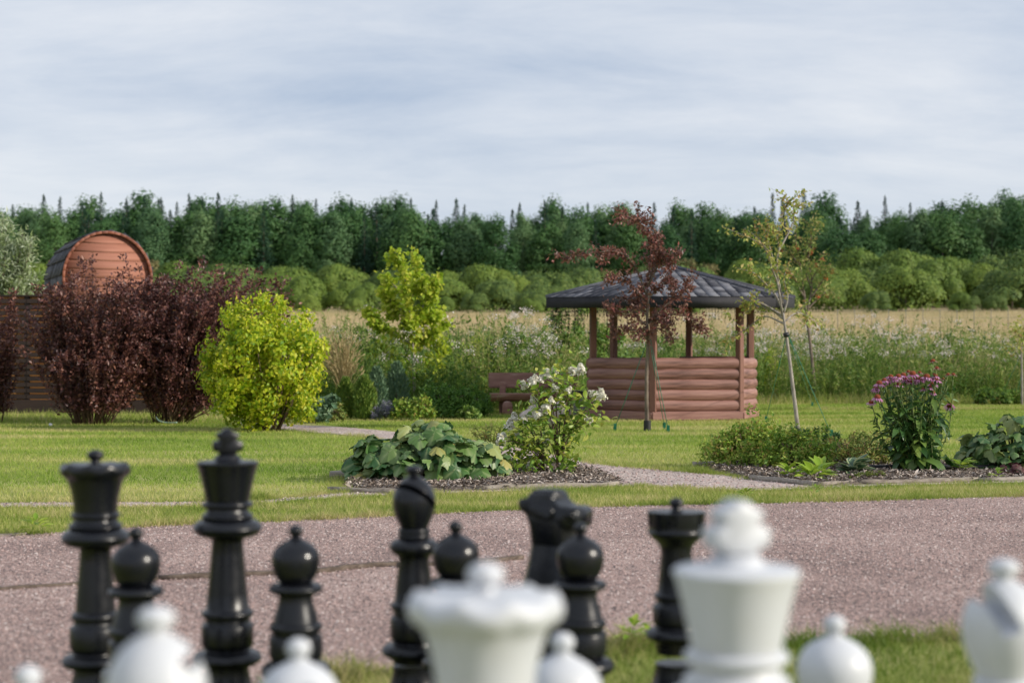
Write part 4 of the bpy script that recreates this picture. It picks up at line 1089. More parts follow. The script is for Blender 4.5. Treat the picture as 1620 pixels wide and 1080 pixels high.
def veins(m, k, c, amt):
    n, l = m.node_tree.nodes, m.node_tree.links; b = n['Principled BSDF']; src = b.inputs['Base Color'].links[0].from_socket
    tc_ = n.new('ShaderNodeTexCoord'); sp_ = n.new('ShaderNodeSeparateXYZ'); l.new(tc_.outputs['Object'], sp_.inputs[0])
    def mt(op, a, b_=None):
        x = n.new('ShaderNodeMath'); x.operation = op
        for i, v in enumerate((a, b_)):
            if v is None: continue
            if isinstance(v, (int, float)): x.inputs[i].default_value = v
            else: l.new(v, x.inputs[i])
        return x.outputs[0]
    an = mt('ARCTAN2', sp_.outputs[1], mt('SUBTRACT', sp_.outputs[0], .10))
    v = mt('MULTIPLY', mt('POWER', mt('ABSOLUTE', mt('COSINE', mt('MULTIPLY', an, k))), 14.0), amt)
    mx = n.new('ShaderNodeMix'); mx.data_type = 'RGBA'; l.new(v, mx.inputs[0]); l.new(src, mx.inputs[6]); mx.inputs[7].default_value = (*c, 1)
    l.new(mx.outputs[2], b.inputs['Base Color'])
veins(M['heu'], 2.1, (.36, .44, .20), .55); veins(M['heu_r'], 2.1, (.28, .36, .16), .5)
def foot(px, py): return G(px, py)
def dome_pts(n, c, rx, ry, h, lo=0.0, jit=.08):
    """points and outward normals on an uneven dome standing at c"""
    u = rdir(n); u[:, 2] = np.abs(u[:, 2]); u = nrm(u + [0, 0, lo])
    b = 1 + .10 * np.sin(u[:, 0] * 5 + u[:, 1] * 3) + .08 * np.sin(u[:, 1] * 7 - u[:, 2] * 6 + 1)
    s = np.array([rx, ry, h])
    return np.asarray(c) + u * s * (b * (1 + rng.normal(size=n) * jit))[:, None], nrm(u / s * min(rx, h))
def leaf_cloud(mb, P, N, L, asp, jit=.6, droop=-.3, tmpl=T_DIA, mat=0):
    n = len(P); N = nrm(N + rng.normal(size=(n, 3)) * jit)
    A = nrm(np.cross(N, rng.normal(size=(n, 3))) + [0, 0, droop] + N * .2)
    l = L * rng.uniform(.45, 1.45, n); leaves(mb, P, A, N, l, l * asp, tmpl, mat)
def clump_pts(centres, per, rad):
    c = np.repeat(np.asarray(centres), per, 0); o = rdir(len(c)) * (rng.random(len(c)) ** .45)[:, None] * np.repeat(np.broadcast_to(rad, (len(centres),)), per)[:, None]
    return c + o, nrm(o + [0, 0, 1e-4])
def stuff_part(mb, name, mat, parent, origin):
    return tag(mb.build(name, mat, parent, origin=origin), kind='stuff')

# ---- purple bushes: arching stems clothed in small leaves
def purple_bush(px, py, label, n, H, spread, bias, per, seed):
    global rng
    rng = np.random.default_rng(seed)
    c = foot(px, py); t = thing('purple_bush', label, 'bush', c, 0, 'purple leaved bushes before the fence')
    a = rng.uniform(0, 2 * PI, n); q = spread * np.sqrt(rng.random(n)) ; h = H * rng.uniform(.38, 1.0, n) * (1 - .10 * (q / spread) ** 2)
    lng = rng.random(n) < .10; h[lng] *= 1.12
    T = np.linspace(0, 1, 9)[None]
    st = rng.uniform(.02, .34, n)
    x = (np.cos(a) * st)[:, None] + (np.cos(a) * q + bias * rng.uniform(.0, 1, n))[:, None] * T ** .75
    y = (np.sin(a) * st * .8)[:, None] + (np.sin(a) * q * .8)[:, None] * T ** .75
    z = h[:, None] * (1 - (1 - T) ** 1.55)
    wig = np.cumsum(rng.normal(size=(n, 9, 3)) * .025, 1) * T[..., None]
    PL = np.stack([x, y, z], -1) + wig
    mb = MB(); k = n // 3; tubes(mb, PL[:k], np.linspace(.012, .004, 9)[None] * rng.uniform(.6, 1.2, (k, 1)), 4)
    mb.build('stem', M['stem_brown'], t, True).__setitem__('kind', 'stuff')
    i = np.repeat(np.arange(n), per); tt = 1 - .86 * rng.random(len(i)) ** .95
    P, A = interp(PL, i, tt); P = P + rdir(len(P)) * rng.uniform(.01, .09, (len(P), 1))
    ax = nrm(A * .5 + rdir(len(P)) * .9); l = rng.uniform(.045, .09, len(P))
    mb = MB(); leaves(mb, P, ax, rdir(len(P), .8), l, l * .55)
    tag(mb.build('foliage', M['barberry'], t), kind='stuff')
purple_bush(-24, 669, 'purple leaved bush at the left edge of the picture', 100, 2.5, .42, 0, 130, 1)
purple_bush(147, 672, 'dark purple bush with bare leaning stems in front of the rounded cabin', 250, 2.66, 1.04, .18, 150, 2)
purple_bush(272, 670, 'large reddish purple bush spreading right behind the golden bush', 330, 2.70, 1.0, 1.25, 130, 3)
rng = np.random.default_rng(21)

# ---- golden bush
c = foot(428, 682); t = thing('golden_bush', 'round golden yellow bush in front of the purple bushes', 'bush', c)
cc_ = np.array([-.13, 0, .98])
cl = []
for k in range(360):
    u = rdir(1)[0]; cl.append(cc_ + u * [.95, .90, .95] * rng.uniform(.2, 1.0) ** .5 * (1 + .09 * math.sin(u[0] * 6 + u[2] * 5) + .08 * math.sin(u[0] * 11 - u[2] * 8 + u[1] * 5)))
cl = np.array(cl); cl = cl[cl[:, 2] > .10]
P, N = clump_pts(cl, 70, rng.uniform(.10, .22, len(cl)))
mb = MB(); leaf_cloud(mb, P, N + nrm(P - cc_) * .8, .066, .66)
for k in range(80):   # shoots standing out of the top
    a = rng.uniform(0, 2 * PI); r = rng.uniform(0, .93); b = cc_ + [math.cos(a) * r, math.sin(a) * r, .93 * math.sqrt(max(0, 1 - r * r))]
    L = rng.uniform(.08, .26); s = rng.uniform(0, 1, 16); P = b + np.outer(s, [math.cos(a) * r * .25 * L, math.sin(a) * r * .25 * L, L]) + rng.normal(size=(16, 3)) * .02
    leaf_cloud(mb, P, rdir(16, .3), .06, .6, .4, .5)
tag(mb.build('foliage', M['golden'], t), kind='stuff')
n = 26; a = rng.uniform(0, 2 * PI, n); T = np.linspace(0, 1, 6)[None]
PL = np.stack([np.cos(a)[:, None] * (.12 + .6 * T), np.sin(a)[:, None] * (.12 + .6 * T), 1.2 * T + 0 * a[:, None]], -1)
mb = MB(); tubes(mb, PL, np.linspace(.016, .006, 6)[None], 4); tag(mb.build('stem', M['stem_brown'], t, True), kind='stuff')

# ---- trees drawn limb by limb
def limb_tree(name, label, base, d, trunk, limbs, r0, barkmat, leafmat, per, L, asp, rad, droop, seed, t0=.25, twig=0, tmpl=T_DIA, cat='tree', depth=.5):
    global rng
    rng = np.random.default_rng(seed)
    b = W(base[0], HZ, d); b[2] = 0
    t = thing(name, label, cat, b)
    def w3(pts, off):
        n = len(pts); o = np.linspace(0, off, n)
        return np.array([W(x, y, d) + [0, oo, 0] for (x, y), oo in zip(pts, o)]) - b
    tp = spline(w3(trunk, 0), 14); tp[0, 2] = min(tp[0, 2], -.02)
    mb = MB(); tubes(mb, tp, np.linspace(r0, r0 * .55, 14)[None], 8)
    mb.build('trunk', M[barkmat], t, True)
    mbb = MB(); ml = MB(); PLs = []
    for lm in limbs:
        p = spline(w3(lm, rng.uniform(-depth, depth)), 14); PLs.append(p)
        tubes(mbb, p, np.linspace(r0 * .5, r0 * .09, 14)[None], 5)
    base_n = len(PLs)
    for k in range(twig):
        p = PLs[rng.integers(base_n)]; u = rng.uniform(.25, .95); i = int(u * 13); dr = nrm(nrm(p[min(i + 1, 13)] - p[i]) * .8 + rdir(1)[0] * .8 + [0, 0, .25])
        L_ = rng.uniform(.12, .36); q = p[i] + np.outer(np.linspace(0, L_, 14), dr) + np.outer(np.linspace(0, 1, 14) ** 2, rng.normal(size=3) * .05)
        PLs.append(q); tubes(mbb, q, np.linspace(r0 * .14, r0 * .05, 14)[None], 3)
    tag(mbb.build('branch', M[barkmat], t, True), kind='stuff')
    PL = np.array(PLs); ln = np.linalg.norm(np.diff(PL, axis=1), axis=2).sum(1)
    cnt = (per * ln).astype(int); i = np.repeat(np.arange(len(PL)), cnt)
    tt = t0 + (1 - t0) * rng.random(len(i)); tt[i >= base_n] = rng.random((i >= base_n).sum())
    P, A = interp(PL, i, tt)
    P = P + rdir(len(P)) * (rad * rng.random(len(P)) ** .6)[:, None]
    l = L * rng.uniform(.65, 1.25, len(P))
    leaves(ml, P, nrm(A * .4 + rdir(len(P)) + [0, 0, droop]), rdir(len(P), .6), l, l * asp, tmpl)
    tag(ml.build('crown', M[leafmat], t), kind='stuff')
    return t, PL, w3
def tube_guard(t, r, h):
    mb = MB(); a = np.arange(18) * 2 * PI / 18
    v = np.vstack([np.column_stack([np.cos(a) * rr, np.sin(a) * rr, np.full(18, z)]) for rr, z in ((r, 0), (r, h), (r - .008, h), (r - .008, .0))])
    i = np.arange(72).reshape(4, 18)
    mb.add(v, np.stack([i[:-1], np.roll(i[:-1], -1, 1), np.roll(i[1:], -1, 1), i[1:]], -1).reshape(-1, 4))
    o = mb.build('trunk_guard', M['rubber'], t); smooth_by_angle(o.data, 40); return o

CRAB = [[(1023, 520), (1024, 480), (1026, 440), (1033, 400), (1030, 372), (1014, 352), (995, 340), (980, 324)],
        [(1024, 470), (1010, 435), (995, 410), (970, 398), (940, 402), (915, 404), (895, 411), (873, 405)],
        [(1024, 510), (1045, 490), (1070, 470), (1090, 455), (1098, 428)],
        [(1023, 515), (1005, 500), (985, 495), (968, 488)],
        [(1024, 512), (1050, 500), (1080, 498), (1105, 512), (1124, 528)],
        [(1026, 450), (1040, 420), (1042, 395), (1034, 368), (1016, 350), (985, 350), (968, 352)],
        [(1022, 475), (1000, 455), (978, 440), (960, 440)],
        [(1032, 430), (1046, 405), (1052, 412), (1064, 424)],
        [(1023, 518), (1005, 522), (990, 520), (972, 532)],
        [(1024, 505), (1040, 505), (1052, 515), (1060, 540)],
        [(1024, 500), (1005, 478), (1012, 455)], [(1026, 470), (1048, 452), (1060, 440), (1075, 450)],
        [(1028, 440), (1034, 420), (1036, 395), (1040, 375)], [(1024, 510), (1018, 530), (1000, 535)]]
t, PL, w3 = limb_tree('crab_apple_tree', 'slender purple leaved tree leaning left in front of the gazebo', (1024, 682), 24.3,
                      [(1024, 683), (1023, 640), (1023, 590), (1025, 545), (1024, 505), (1026, 460)], CRAB, .033, 'bark', 'crab', 185, .068, .5, .095, -.2, 31, .12, 60)
tube_guard(t, .058, .17)
SERV = [[(1238, 500), (1230, 450), (1219, 425), (1215, 410), (1211, 395), (1190, 382), (1165, 372), (1138, 361)],
        [(1216, 410), (1208, 388), (1192, 370), (1178, 360)],
        [(1238, 500), (1232, 460), (1228, 415), (1232, 395), (1230, 378), (1236, 345), (1240, 328), (1258, 312), (1274, 303)],
        [(1238, 490), (1225, 465), (1205, 445), (1190, 432), (1158, 424)],
        [(1240, 505), (1220, 490), (1195, 486), (1176, 500)],
        [(1240, 512), (1212, 500), (1185, 520), (1150, 540)],
        [(1242, 508), (1262, 495), (1285, 500), (1312, 518)],
        [(1238, 480), (1232, 440), (1222, 400), (1216, 375), (1212, 355)],
        [(1230, 400), (1245, 375), (1258, 350), (1262, 325), (1290, 318)],
        [(1240, 495), (1246, 470), (1240, 440), (1250, 410)], [(1236, 340), (1245, 322), (1240, 312)],
        [(1240, 500), (1200, 478), (1180, 488), (1182, 478)]]
t, PL, w3 = limb_tree('serviceberry_tree', 'thin pale barked tree with sparse yellowing leaves right of the gazebo', (1262, 686), 23.7,
                      [(1263, 688), (1259, 650), (1254, 610), (1248, 560), (1243, 525), (1239, 495)], SERV, .034, 'bark_grey', 'serv', 58, .070, .58, .07, -.35, 32, .3, 46)
i = rng.integers(0, len(PL), 90); P, A = interp(PL, i, rng.uniform(.4, 1, 90)); mb = MB(); pebbles(mb, P + rng.normal(size=P.shape) * .03 - [0, 0, .03], rng.uniform(.014, .024, 90)); tag(mb.build('fruit', M['fruit'], t), kind='stuff')
tube_guard(t, .06, .08)
mb = MB(); tubes(mb, np.array([w3([(1245, 533)], 0)[0], w3([(1243, 526)], 0)[0]]), .045, 8); mb.build('tie', M['rubber'], t)
ROW = [[(1275, 500), (1270, 450), (1264, 410), (1258, 370), (1262, 340)], [(1275, 500), (1285, 450), (1278, 400), (1290, 360), (1298, 350)],
       [(1276, 490), (1300, 468), (1315, 458), (1327, 466)], [(1272, 470), (1255, 440), (1243, 425)], [(1280, 450), (1297, 420), (1306, 398)],
       [(1284, 470), (1303, 440), (1312, 425)], [(1266, 420), (1250, 400), (1240, 395)], [(1278, 410), (1284, 380), (1280, 352)], [(1276, 500), (1262, 480), (1250, 470)], [(1285, 460), (1275, 430), (1272, 405)]]
t, PL, w3 = limb_tree('rowan_tree', 'young rowan with orange berry clusters behind the thin pale tree', (1291, 637), 40.6,
                      [(1291, 638), (1287, 595), (1282, 545), (1276, 500), (1272, 460)], ROW, .05, 'bark', 'rowan', 95, .10, .42, .20, -.4, 33, .25, 26)
for k in range(13):
    i = rng.integers(0, len(PL), 1); P, A = interp(PL, i, rng.uniform(.5, 1, 1)); mb = MB()
    pebbles(mb, P + rng.normal(size=(26, 3)) * .032 - [0, 0, .08], rng.uniform(.018, .028, 26)); tag(mb.build('berry_cluster', M['berry'], t), kind='stuff')
tube_guard(t, .085, .19)
MAP = [[(656, 600), (652, 520), (645, 470), (640, 430), (626, 398)], [(650, 480), (658, 440), (655, 408)], [(652, 510), (676, 475), (695, 442)],
       [(650, 540), (685, 522), (708, 508)], [(652, 545), (620, 525), (595, 512), (582, 485)], [(650, 500), (618, 475), (602, 455)], [(654, 570), (688, 562), (704, 545)],
       [(652, 565), (618, 560), (598, 548)], [(645, 470), (622, 450), (612, 436)], [(655, 590), (678, 590), (692, 578)], [(652, 520), (670, 500), (700, 490)],
       [(650, 510), (630, 495), (612, 500)], [(654, 580), (632, 580), (612, 575)], [(648, 460), (664, 455), (676, 452)], [(650, 530), (640, 520), (650, 490)], [(652, 550), (665, 540), (690, 540)]]
t, PL, w3 = limb_tree('maple_tree', 'young yellow green maple standing among the shrubs left of the bench', (656, 652), 33.0,
                      [(656, 653), (656, 620), (654, 580), (650, 520), (645, 470)], MAP, .04, 'bark_grey', 'maple', 150, .105, .85, .16, -.5, 34, .12, 60, T_OVAL)
SAP = [[(1617, 560), (1612, 535), (1606, 520)], [(1617, 550), (1622, 525), (1630, 515)], [(1617, 570), (1608, 552), (1600, 545)], [(1617, 545), (1616, 525), (1614, 512)]]
limb_tree('sapling', 'thin young sapling with a few leaves at the right edge', (1617, 643), 38.0, [(1617, 643), (1617, 600), (1616, 555), (1616, 530)], SAP, .03, 'bark_grey', 'serv', 60, .09, .6, .16, -.4, 35, .2, 8)
WIL = [[(-5 + dx, 520), (-2 + dx * 1.5, 450 + dy * .2), (4 + dx * 2 + k, 400 + dy * .7), (8 + dx * 2.3 + k * 1.4, 345 + dy)] for k, (dx, dy) in enumerate([(-18, 30), (-12, 0), (-6, -8), (0, 10), (4, 36), (8, 50), (12, 62), (14, 90), (10, 20), (-2, 60), (6, 95), (-10, 80), (16, 110), (2, 30), (12, 38)])]
limb_tree('silver_willow', 'pale silvery leaved willow at the left edge beside the rounded cabin', (-4, 640), 36.5, [(-4, 644), (-4, 590), (-5, 540), (-4, 500)], WIL, .05, 'bark', 'willow', 95, .17, .20, .20, .25, 36, .15, 70)
rng = np.random.default_rng(41)

# ---- guy ropes and pegs
def rope(label, a, d0, b, d1, group):
    p0 = W(a[0], a[1], d0); p1 = W(b[0], b[1], d1); p1[2] = .05
    t = thing('guy_rope', label, 'rope', (p1[0], p1[1], 0), 0, group)
    mb = MB(); tubes(mb, np.array([p0, (p0 + p1) / 2, p1]) - [p1[0], p1[1], 0], .0055, 4); mb.build('rope', M['rope'], t)
    o = bevbox('peg', (0, 0, .055), (.05, .02, .12), .006, M['rope'], t, .25)
RG = 'green guy ropes of the young trees'
rope('green guy rope pegged left of the purple leaved tree', (1022, 545), 24.3, (973, 679), gd(681), RG)
rope('green guy rope pegged right of the purple leaved tree', (1026, 530), 24.3, (1051, 676), gd(679), RG)
rope('second green guy rope at the right foot of the purple leaved tree', (1026, 520), 24.3, (1057, 682), gd(684), RG)
rope('green guy rope running right from the thin pale tree', (1246, 527), 23.7, (1315, 692), gd(692), RG)
rope('green guy rope running back from the thin pale tree to the lawn', (1246, 527), 23.7, (1285, 633), 37.0, RG)
rope('faint green guy rope running left from the thin pale tree', (1244, 530), 23.7, (1212, 668), gd(668), RG)
rope('green guy rope pegged left of the sapling at the right edge', (1616, 560), 38.0, (1578, 628), 38.6, RG)
rope('short green stake line close to the sapling at the right edge', (1617, 590), 38.0, (1605, 632), 38.8, RG)

# ---- single leaves as parts
def lobed_leaf(name, mat, lobes=7, seed=0, cup=.16):
    r = np.random.default_rng(seed); n = lobes * 6; a = np.linspace(-2.72, 2.72, n)
    lob = .5 + .5 * np.cos(a * lobes / 2.0 * 1.16); rad = .40 + .13 * lob ** .6 + .012 * r.normal(size=n)
    rad *= 1 - .12 * np.abs(a) / PI
    x = .26 + rad * np.cos(a); y = rad * np.sin(a)
    z = -cup * (rad / .5) ** 2 + .05 * np.cos(a * lobes * .58) * rad + .02 * r.normal(size=n)
    v = np.vstack([[.26, 0, 0.0], np.column_stack([x, y, z]), [.05, 0, -.02]])
    f = [[0, 1 + i, 2 + i] for i in range(n - 1)] + [[0, n, n + 1], [0, n + 1, 1]]
    mb = MB(); mb.add(v, np.array(f)); return mb.mesh(name, mat, True)
def oval_leaf(name, mats, fold=.10, bend=-.22, wd=.5, margin=0, pointed=1.0, wav=.0):
    xs_ = np.array([0, .14, .34, .56, .78, .92, 1]); ws = np.array([.0, .62, .98, 1, .66, .30, 0]) ** pointed * wd / 2
    rows = []
    for x, w_ in zip(xs_, ws):
        zc_ = bend * x * x
        fr_ = (-1, -.72, 0, .72, 1) if margin else (-1, 0, 1)
        rows.append([[x, w_ * f_, zc_ + fold * abs(f_) * w_ * 2 + wav * math.sin(x * 14) * abs(f_)] for f_ in fr_])
    k = len(rows[0]); v = np.array(rows).reshape(-1, 3); mb = MB()
    i = np.arange(len(xs_) * k).reshape(-1, k)
    for c_ in range(k - 1):
        q = np.stack([i[:-1, c_], i[:-1, c_ + 1], i[1:, c_ + 1], i[1:, c_]], -1)
        mb.add(v if c_ == 0 else np.zeros((0, 3)), q - (mb.n if c_ else 0) , 1 if margin and c_ in (0, k - 2) else 0)
    return mb.mesh(name, mats, True)
def frame(p, A, N, s, w_=1.0):
    A = Vector(A).normalized(); B = Vector(N).cross(A)
    if B.length < 1e-4: B = Vector((1, 0, 0)).cross(A)
    B.normalize(); Nn = A.cross(B)
    m = Matrix((A * s, B * s * w_, Nn * s)).transposed().to_4x4(); m.translation = Vector(p)
    return m
def put_leaves(parent, meshes, P, A, N, S, Wd=None, name='leaf'):
    for k in range(len(P)):
        link(name, meshes[k % len(meshes)], parent, frame(P[k], A[k], N[k], float(S[k]), 1.0 if Wd is None else float(Wd[k])))

def lobed_mound(px, py, rx, ry, h, nleaf, size, mats, label, name, seed, lean=0.0, lobes=7):
    global rng
    rng = np.random.default_rng(seed)
    c = foot(px, py); c[2] = .04; t = thing(name, label, 'plant', c)
    me = [lobed_leaf('leaf', mats, lobes, seed + k, .12 + .11 * k) for k in range(4)]
    u = rdir(nleaf * 3); u[:, 2] = np.abs(u[:, 2]) * .9; u = nrm(u); u = u[u[:, 1] < .55][:nleaf]; n = len(u)
    b = 1 + .10 * np.sin(u[:, 0] * 6 + 1) + .07 * np.sin(u[:, 2] * 9 + u[:, 0] * 4)
    u[:, 2] = u[:, 2] ** .78; P = u * [rx, ry, h] * (b * rng.uniform(.74, 1.03, n))[:, None]; P[:, 0] += lean * P[:, 2]
    P[:, 2] = np.maximum(P[:, 2], .03)
    N = nrm(u / [rx, ry, h] * h + rng.normal(size=(n, 3)) * .36 + [0, -.15, .35])
    A = nrm(u * [1, 1, .2] + rng.normal(size=(n, 3)) * .35 + [0, 0, -.45])
    S = size * rng.uniform(.6, 1.25, n)
    put_leaves(t, me, P - A * (S * .3)[:, None], A, N, S)
    PL = np.stack([np.zeros((n, 3)) + u * [.12, .12, 0], P * .55 + [0, 0, h * .12], P], 1)
    mb = MB(); tubes(mb, PL, .005, 3); tag(mb.build('leaf_stalk', M['stem_green'], t), kind='stuff')
    return t
lobed_mound(682, 762, .70, .52, .46, 300, .20, M['heu'], 'big mound of broad lobed green leaves in the middle bed', 'lobed_leaf_plant', 51, -.1)
lobed_mound(1600, 747, .50, .44, .46, 210, .150, M['heu_r'], 'dark lobed leaf mound at the right end of the right bed', 'lobed_leaf_plant', 52)
lobed_mound(1606, 757, .15, .12, .10, 28, .09, M['heu_p'], 'small maroon leaved plant at the right edge of the bed', 'lobed_leaf_plant', 53)

# ---- white flowering shrub
rng = np.random.default_rng(61)
hd = 14.7; hb = foot(878, 755); hb[2] = .04
t = thing('hydrangea_shrub', 'flowering shrub with white panicles beside the big lobed mound', 'shrub', hb)
HEADS = [(919, 584, 11), (907, 586, 10), (877, 587, 9), (865, 592, 10), (876, 597, 9), (843, 603, 12), (829, 609, 9), (878, 614, 9), (899, 618, 8), (939, 624, 11), (951, 625, 12), (844, 632, 9), (864, 645, 11), (889, 642, 11),
         (872, 634, 8), (850, 656, 9), (814, 660, 9), (829, 664, 9), (806, 673, 12), (846, 649, 8), (925, 661, 7), (933, 665, 8), (872, 667, 8), (792, 696, 11), (839, 739, 11), (815, 736, 8), (817, 689, 9), (864, 698, 7), (797, 690, 8), (855, 600, 8)]
def head_mesh(seed):
    r = np.random.default_rng(seed); n = 95; z = r.random(n); a = r.uniform(0, 2 * PI, n); rad = (1 - z * .75) * r.uniform(.6, 1, n)
    P = np.column_stack([np.cos(a) * rad, np.sin(a) * rad, z * 1.7 - .6]); N = nrm(P + [0, 0, .5] + r.normal(size=(n, 3)) * .5)
    mb = MB(); A = nrm(np.cross(N, r.normal(size=(n, 3))))
    for s in (0, 1):
        B = A if s == 0 else np.cross(N, A)
        leaves(mb, P - B * .26, B, N, .52, .36)
    core = rdir(60); leaves(mb, core * [.4, .4, .5], rdir(60), core, .5, .45)
    return mb.mesh('flower_head', M['petal_w'])
hm_ = [head_mesh(k) for k in range(4)]
fork = [np.array([.02, 0, .0]), np.array([-.10, .03, 0]), np.array([.06, -.03, 0])]
stems = MB(); heads3 = []
for k, (x, y, r) in enumerate(HEADS):
    p = W(x, y, hd + rng.uniform(-.16, .16)) - hb; heads3.append(p)
    f = fork[0 if x > 860 else 1] if y > 640 else fork[2 if x > 890 else 0]
    m1 = f + [.02 * (x - 870) / 40, rng.normal() * .03, min(.32, p[2] * .4)]; m2 = (m1 + p) / 2 + [0, 0, .06]
    tubes(stems, spline([f, m1, m2, p], 9), np.linspace(.0085, .003, 9)[None], 5)
    s = r * .86 * hd / FPX
    link('flower_head', hm_[k % 4], t, Matrix.Translation(tuple(p)) @ Euler((rng.normal() * .5, rng.normal() * .5, rng.uniform(0, 6))).to_matrix().to_4x4() @ Matrix.Scale(float(s), 4))
tag(stems.build('stem', M['stem_brown'], t, True), kind='stuff')
LC = [(868, 605, 26), (895, 600, 24), (845, 618, 20), (905, 615, 22), (880, 625, 24), (925, 645, 22), (905, 655, 24), (940, 640, 18), (915, 672, 20), (895, 675, 18), (860, 655, 20), (845, 675, 24), (825, 690, 24), (865, 690, 22), (850, 712, 26), (820, 715, 24), (880, 715, 24), (870, 735, 22), (835, 735, 22), (895, 735, 18), (800, 705, 18), (808, 728, 18), (890, 700, 16), (870, 590, 18), (935, 660, 14)]
P = []; 
for x, y, r in LC:
    n = int(r * .95); q = np.array([W(x, y, hd + rng.normal() * .10) - hb for _ in range(n)]); P.append(q + rng.normal(size=(n, 3)) * r * hd / FPX * .55)
P = np.vstack(P); P = P[P[:, 2] > .03]; rng.shuffle(P)
n = len(P); A = nrm(rdir(n) * [1, 1, .5] + [0, 0, -.25]); N = rdir(n, 1.6); S = rng.uniform(.06, .105, n)
hl_ = [oval_leaf('leaf', M['hyd'], .12, b_, w_) for b_, w_ in ((-.15, .46), (-.3, .52), (-.05, .42))]
put_leaves(t, hl_, P[:300], A[:300], N[:300], S[:300])
mb = MB(); Q = np.vstack([P[300:], P + rng.normal(size=P.shape) * .05, P[P[:, 2] < .45] + rng.normal(size=((P[:, 2] < .45).sum(), 3)) * .08]); Q = Q[Q[:, 2] > .02]; n = len(Q)
leaves(mb, Q, nrm(rdir(n) * [1, 1, .5] + [0, 0, -.25]), rdir(n, 1.4), rng.uniform(.05, .09, n), rng.uniform(.025, .045, n), T_OVAL); tag(mb.build('foliage', M['hyd_s'], t), kind='stuff')
# willow leaved weed between the mound and the shrub
def sprig(px, py, label, h, n, mat, L, asp, spread, name='leafy_weed', cat='plant', per=16, seed=1):
    r_ = np.random.default_rng(seed); c = foot(px, py); c[2] = .03; t = thing(name, label, cat, c)
    a = r_.uniform(0, 2 * PI, n); T = np.linspace(0, 1, 6)[None]; q = spread * r_.uniform(.2, 1, n); hh = h * r_.uniform(.7, 1.05, n)
    PL = np.stack([(np.cos(a) * q)[:, None] * T ** 1.3, (np.sin(a) * q)[:, None] * T ** 1.3, hh[:, None] * (1 - (1 - T) ** 1.3)], -1)
    mb = MB(); tubes(mb, PL, np.linspace(.004, .0015, 6)[None], 3); tag(mb.build('stem', M['stem_green'], t), kind='stuff')
    i = np.repeat(np.arange(n), per); P, A = interp(PL, i, r_.uniform(.15, 1, len(i))); mb = MB()
    d_ = r_.normal(size=P.shape); d_[:, 2] *= .3
    l = L * r_.uniform(.7, 1.2, len(P)); leaves(mb, P, nrm(A * .5 + nrm(d_)), nrm(r_.normal(size=P.shape) * .4 + [0, 0, 1]), l, l * asp, T_OVAL)
    tag(mb.build('foliage', mat, t), kind='stuff'); return t
sprig(775, 752, 'narrow leaved shoots between the lobed mound and the white shrub', .44, 26, M['serv'], .07, .2, .22, seed=3)

# ---- coneflowers
rng = np.random.default_rng(71)
cdist = 15.1; cb = foot(1453, 751); cb[2] = .04
t = thing('coneflower_clump', 'tall clump of pink coneflowers with orange brown cones', 'plant', cb)
FL = [(1409, 597, 1), (1421, 596, 1), (1429, 594, 1), (1408, 604, 1.1), (1391, 607, 1.15), (1386, 615, 1), (1422, 609, .9), (1444, 592, 1.15), (1447, 601, 1), (1440, 604, 1.15), (1466, 597, 1.25), (1479, 595, 1), (1480, 601, 1.15), (1476, 608, 1),
      (1473, 613, 1), (1461, 616, .7), (1476, 621, .7), (1388, 629, 1.15), (1378, 637, .9), (1502, 642, 1.1), (1456, 600, 1), (1433, 601, 1), (1415, 601, 1), (1399, 602, .9), (1476, 572, -.9), (1482, 583, -.8), (1500, 593, -.7), (1508, 593, -.7), (1492, 600, -.6), (1455, 590, -.7), (1437, 588, -.7)]
def petal_mesh(mat, seed, n=13, droop=-.5):
    r = np.random.default_rng(seed); a = np.arange(n) * 2 * PI / n + r.normal(size=n) * .08
    A = np.column_stack([np.cos(a), np.sin(a), droop + r.normal(size=n) * .15]); P = np.column_stack([np.cos(a) * .28, np.sin(a) * .28, np.zeros(n)])
    mb = MB(); leaves(mb, P, A, np.tile([0, 0, 1.0], (n, 1)), .95, .34, T_OVAL); return mb.mesh('petals', mat)
pm_ = [petal_mesh(M['petal_p'], k, 13, -.35 - .15 * k) for k in range(3)]; pf_ = [petal_mesh(M['petal_f'], 9, 8, -.3)]
mb = MB(); prof = [(0.0, -.12), (.36, -.06), (.42, .10), (.36, .30), (.20, .44), (.0, .48)]
for (r0_, z0_), (r1_, z1_) in zip(prof[:-1], prof[1:]):
    a = np.arange(12) * 2 * PI / 12; v = np.vstack([np.column_stack([np.cos(a) * r0_, np.sin(a) * r0_, np.full(12, z0_)]), np.column_stack([np.cos(a) * r1_, np.sin(a) * r1_, np.full(12, z1_)])])
    i = np.arange(12); mb.add(v, np.stack([i, (i + 1) % 12, (i + 1) % 12 + 12, i + 12], -1))
cone_me = mb.mesh('cone', M['cone'], True)
stems = MB(); SPL = []
for k, (x, y, s) in enumerate(FL):
    p = W(x, y, cdist + rng.uniform(-.18, .18)) - cb
    f = np.array([rng.normal() * .08 + p[0] * .35, rng.normal() * .08, 0]); pl = spline([f, f * .5 + p * .5 * [1, 1, .9] + rng.normal(size=3) * .02, p], 9); SPL.append(pl)
    tubes(stems, pl, .0045, 4)
    sz = .052 * abs(s)
    m = Matrix.Translation(tuple(p)) @ Euler((rng.normal() * .22 + .12, rng.normal() * .22, rng.uniform(0, 6))).to_matrix().to_4x4() @ Matrix.Scale(sz, 4)
    f_ = link('flower', (pm_ if s > 0 else pf_)[k % (3 if s > 0 else 1)], t, m)
    link('cone', cone_me, f_, Matrix.Scale(1.25, 4))
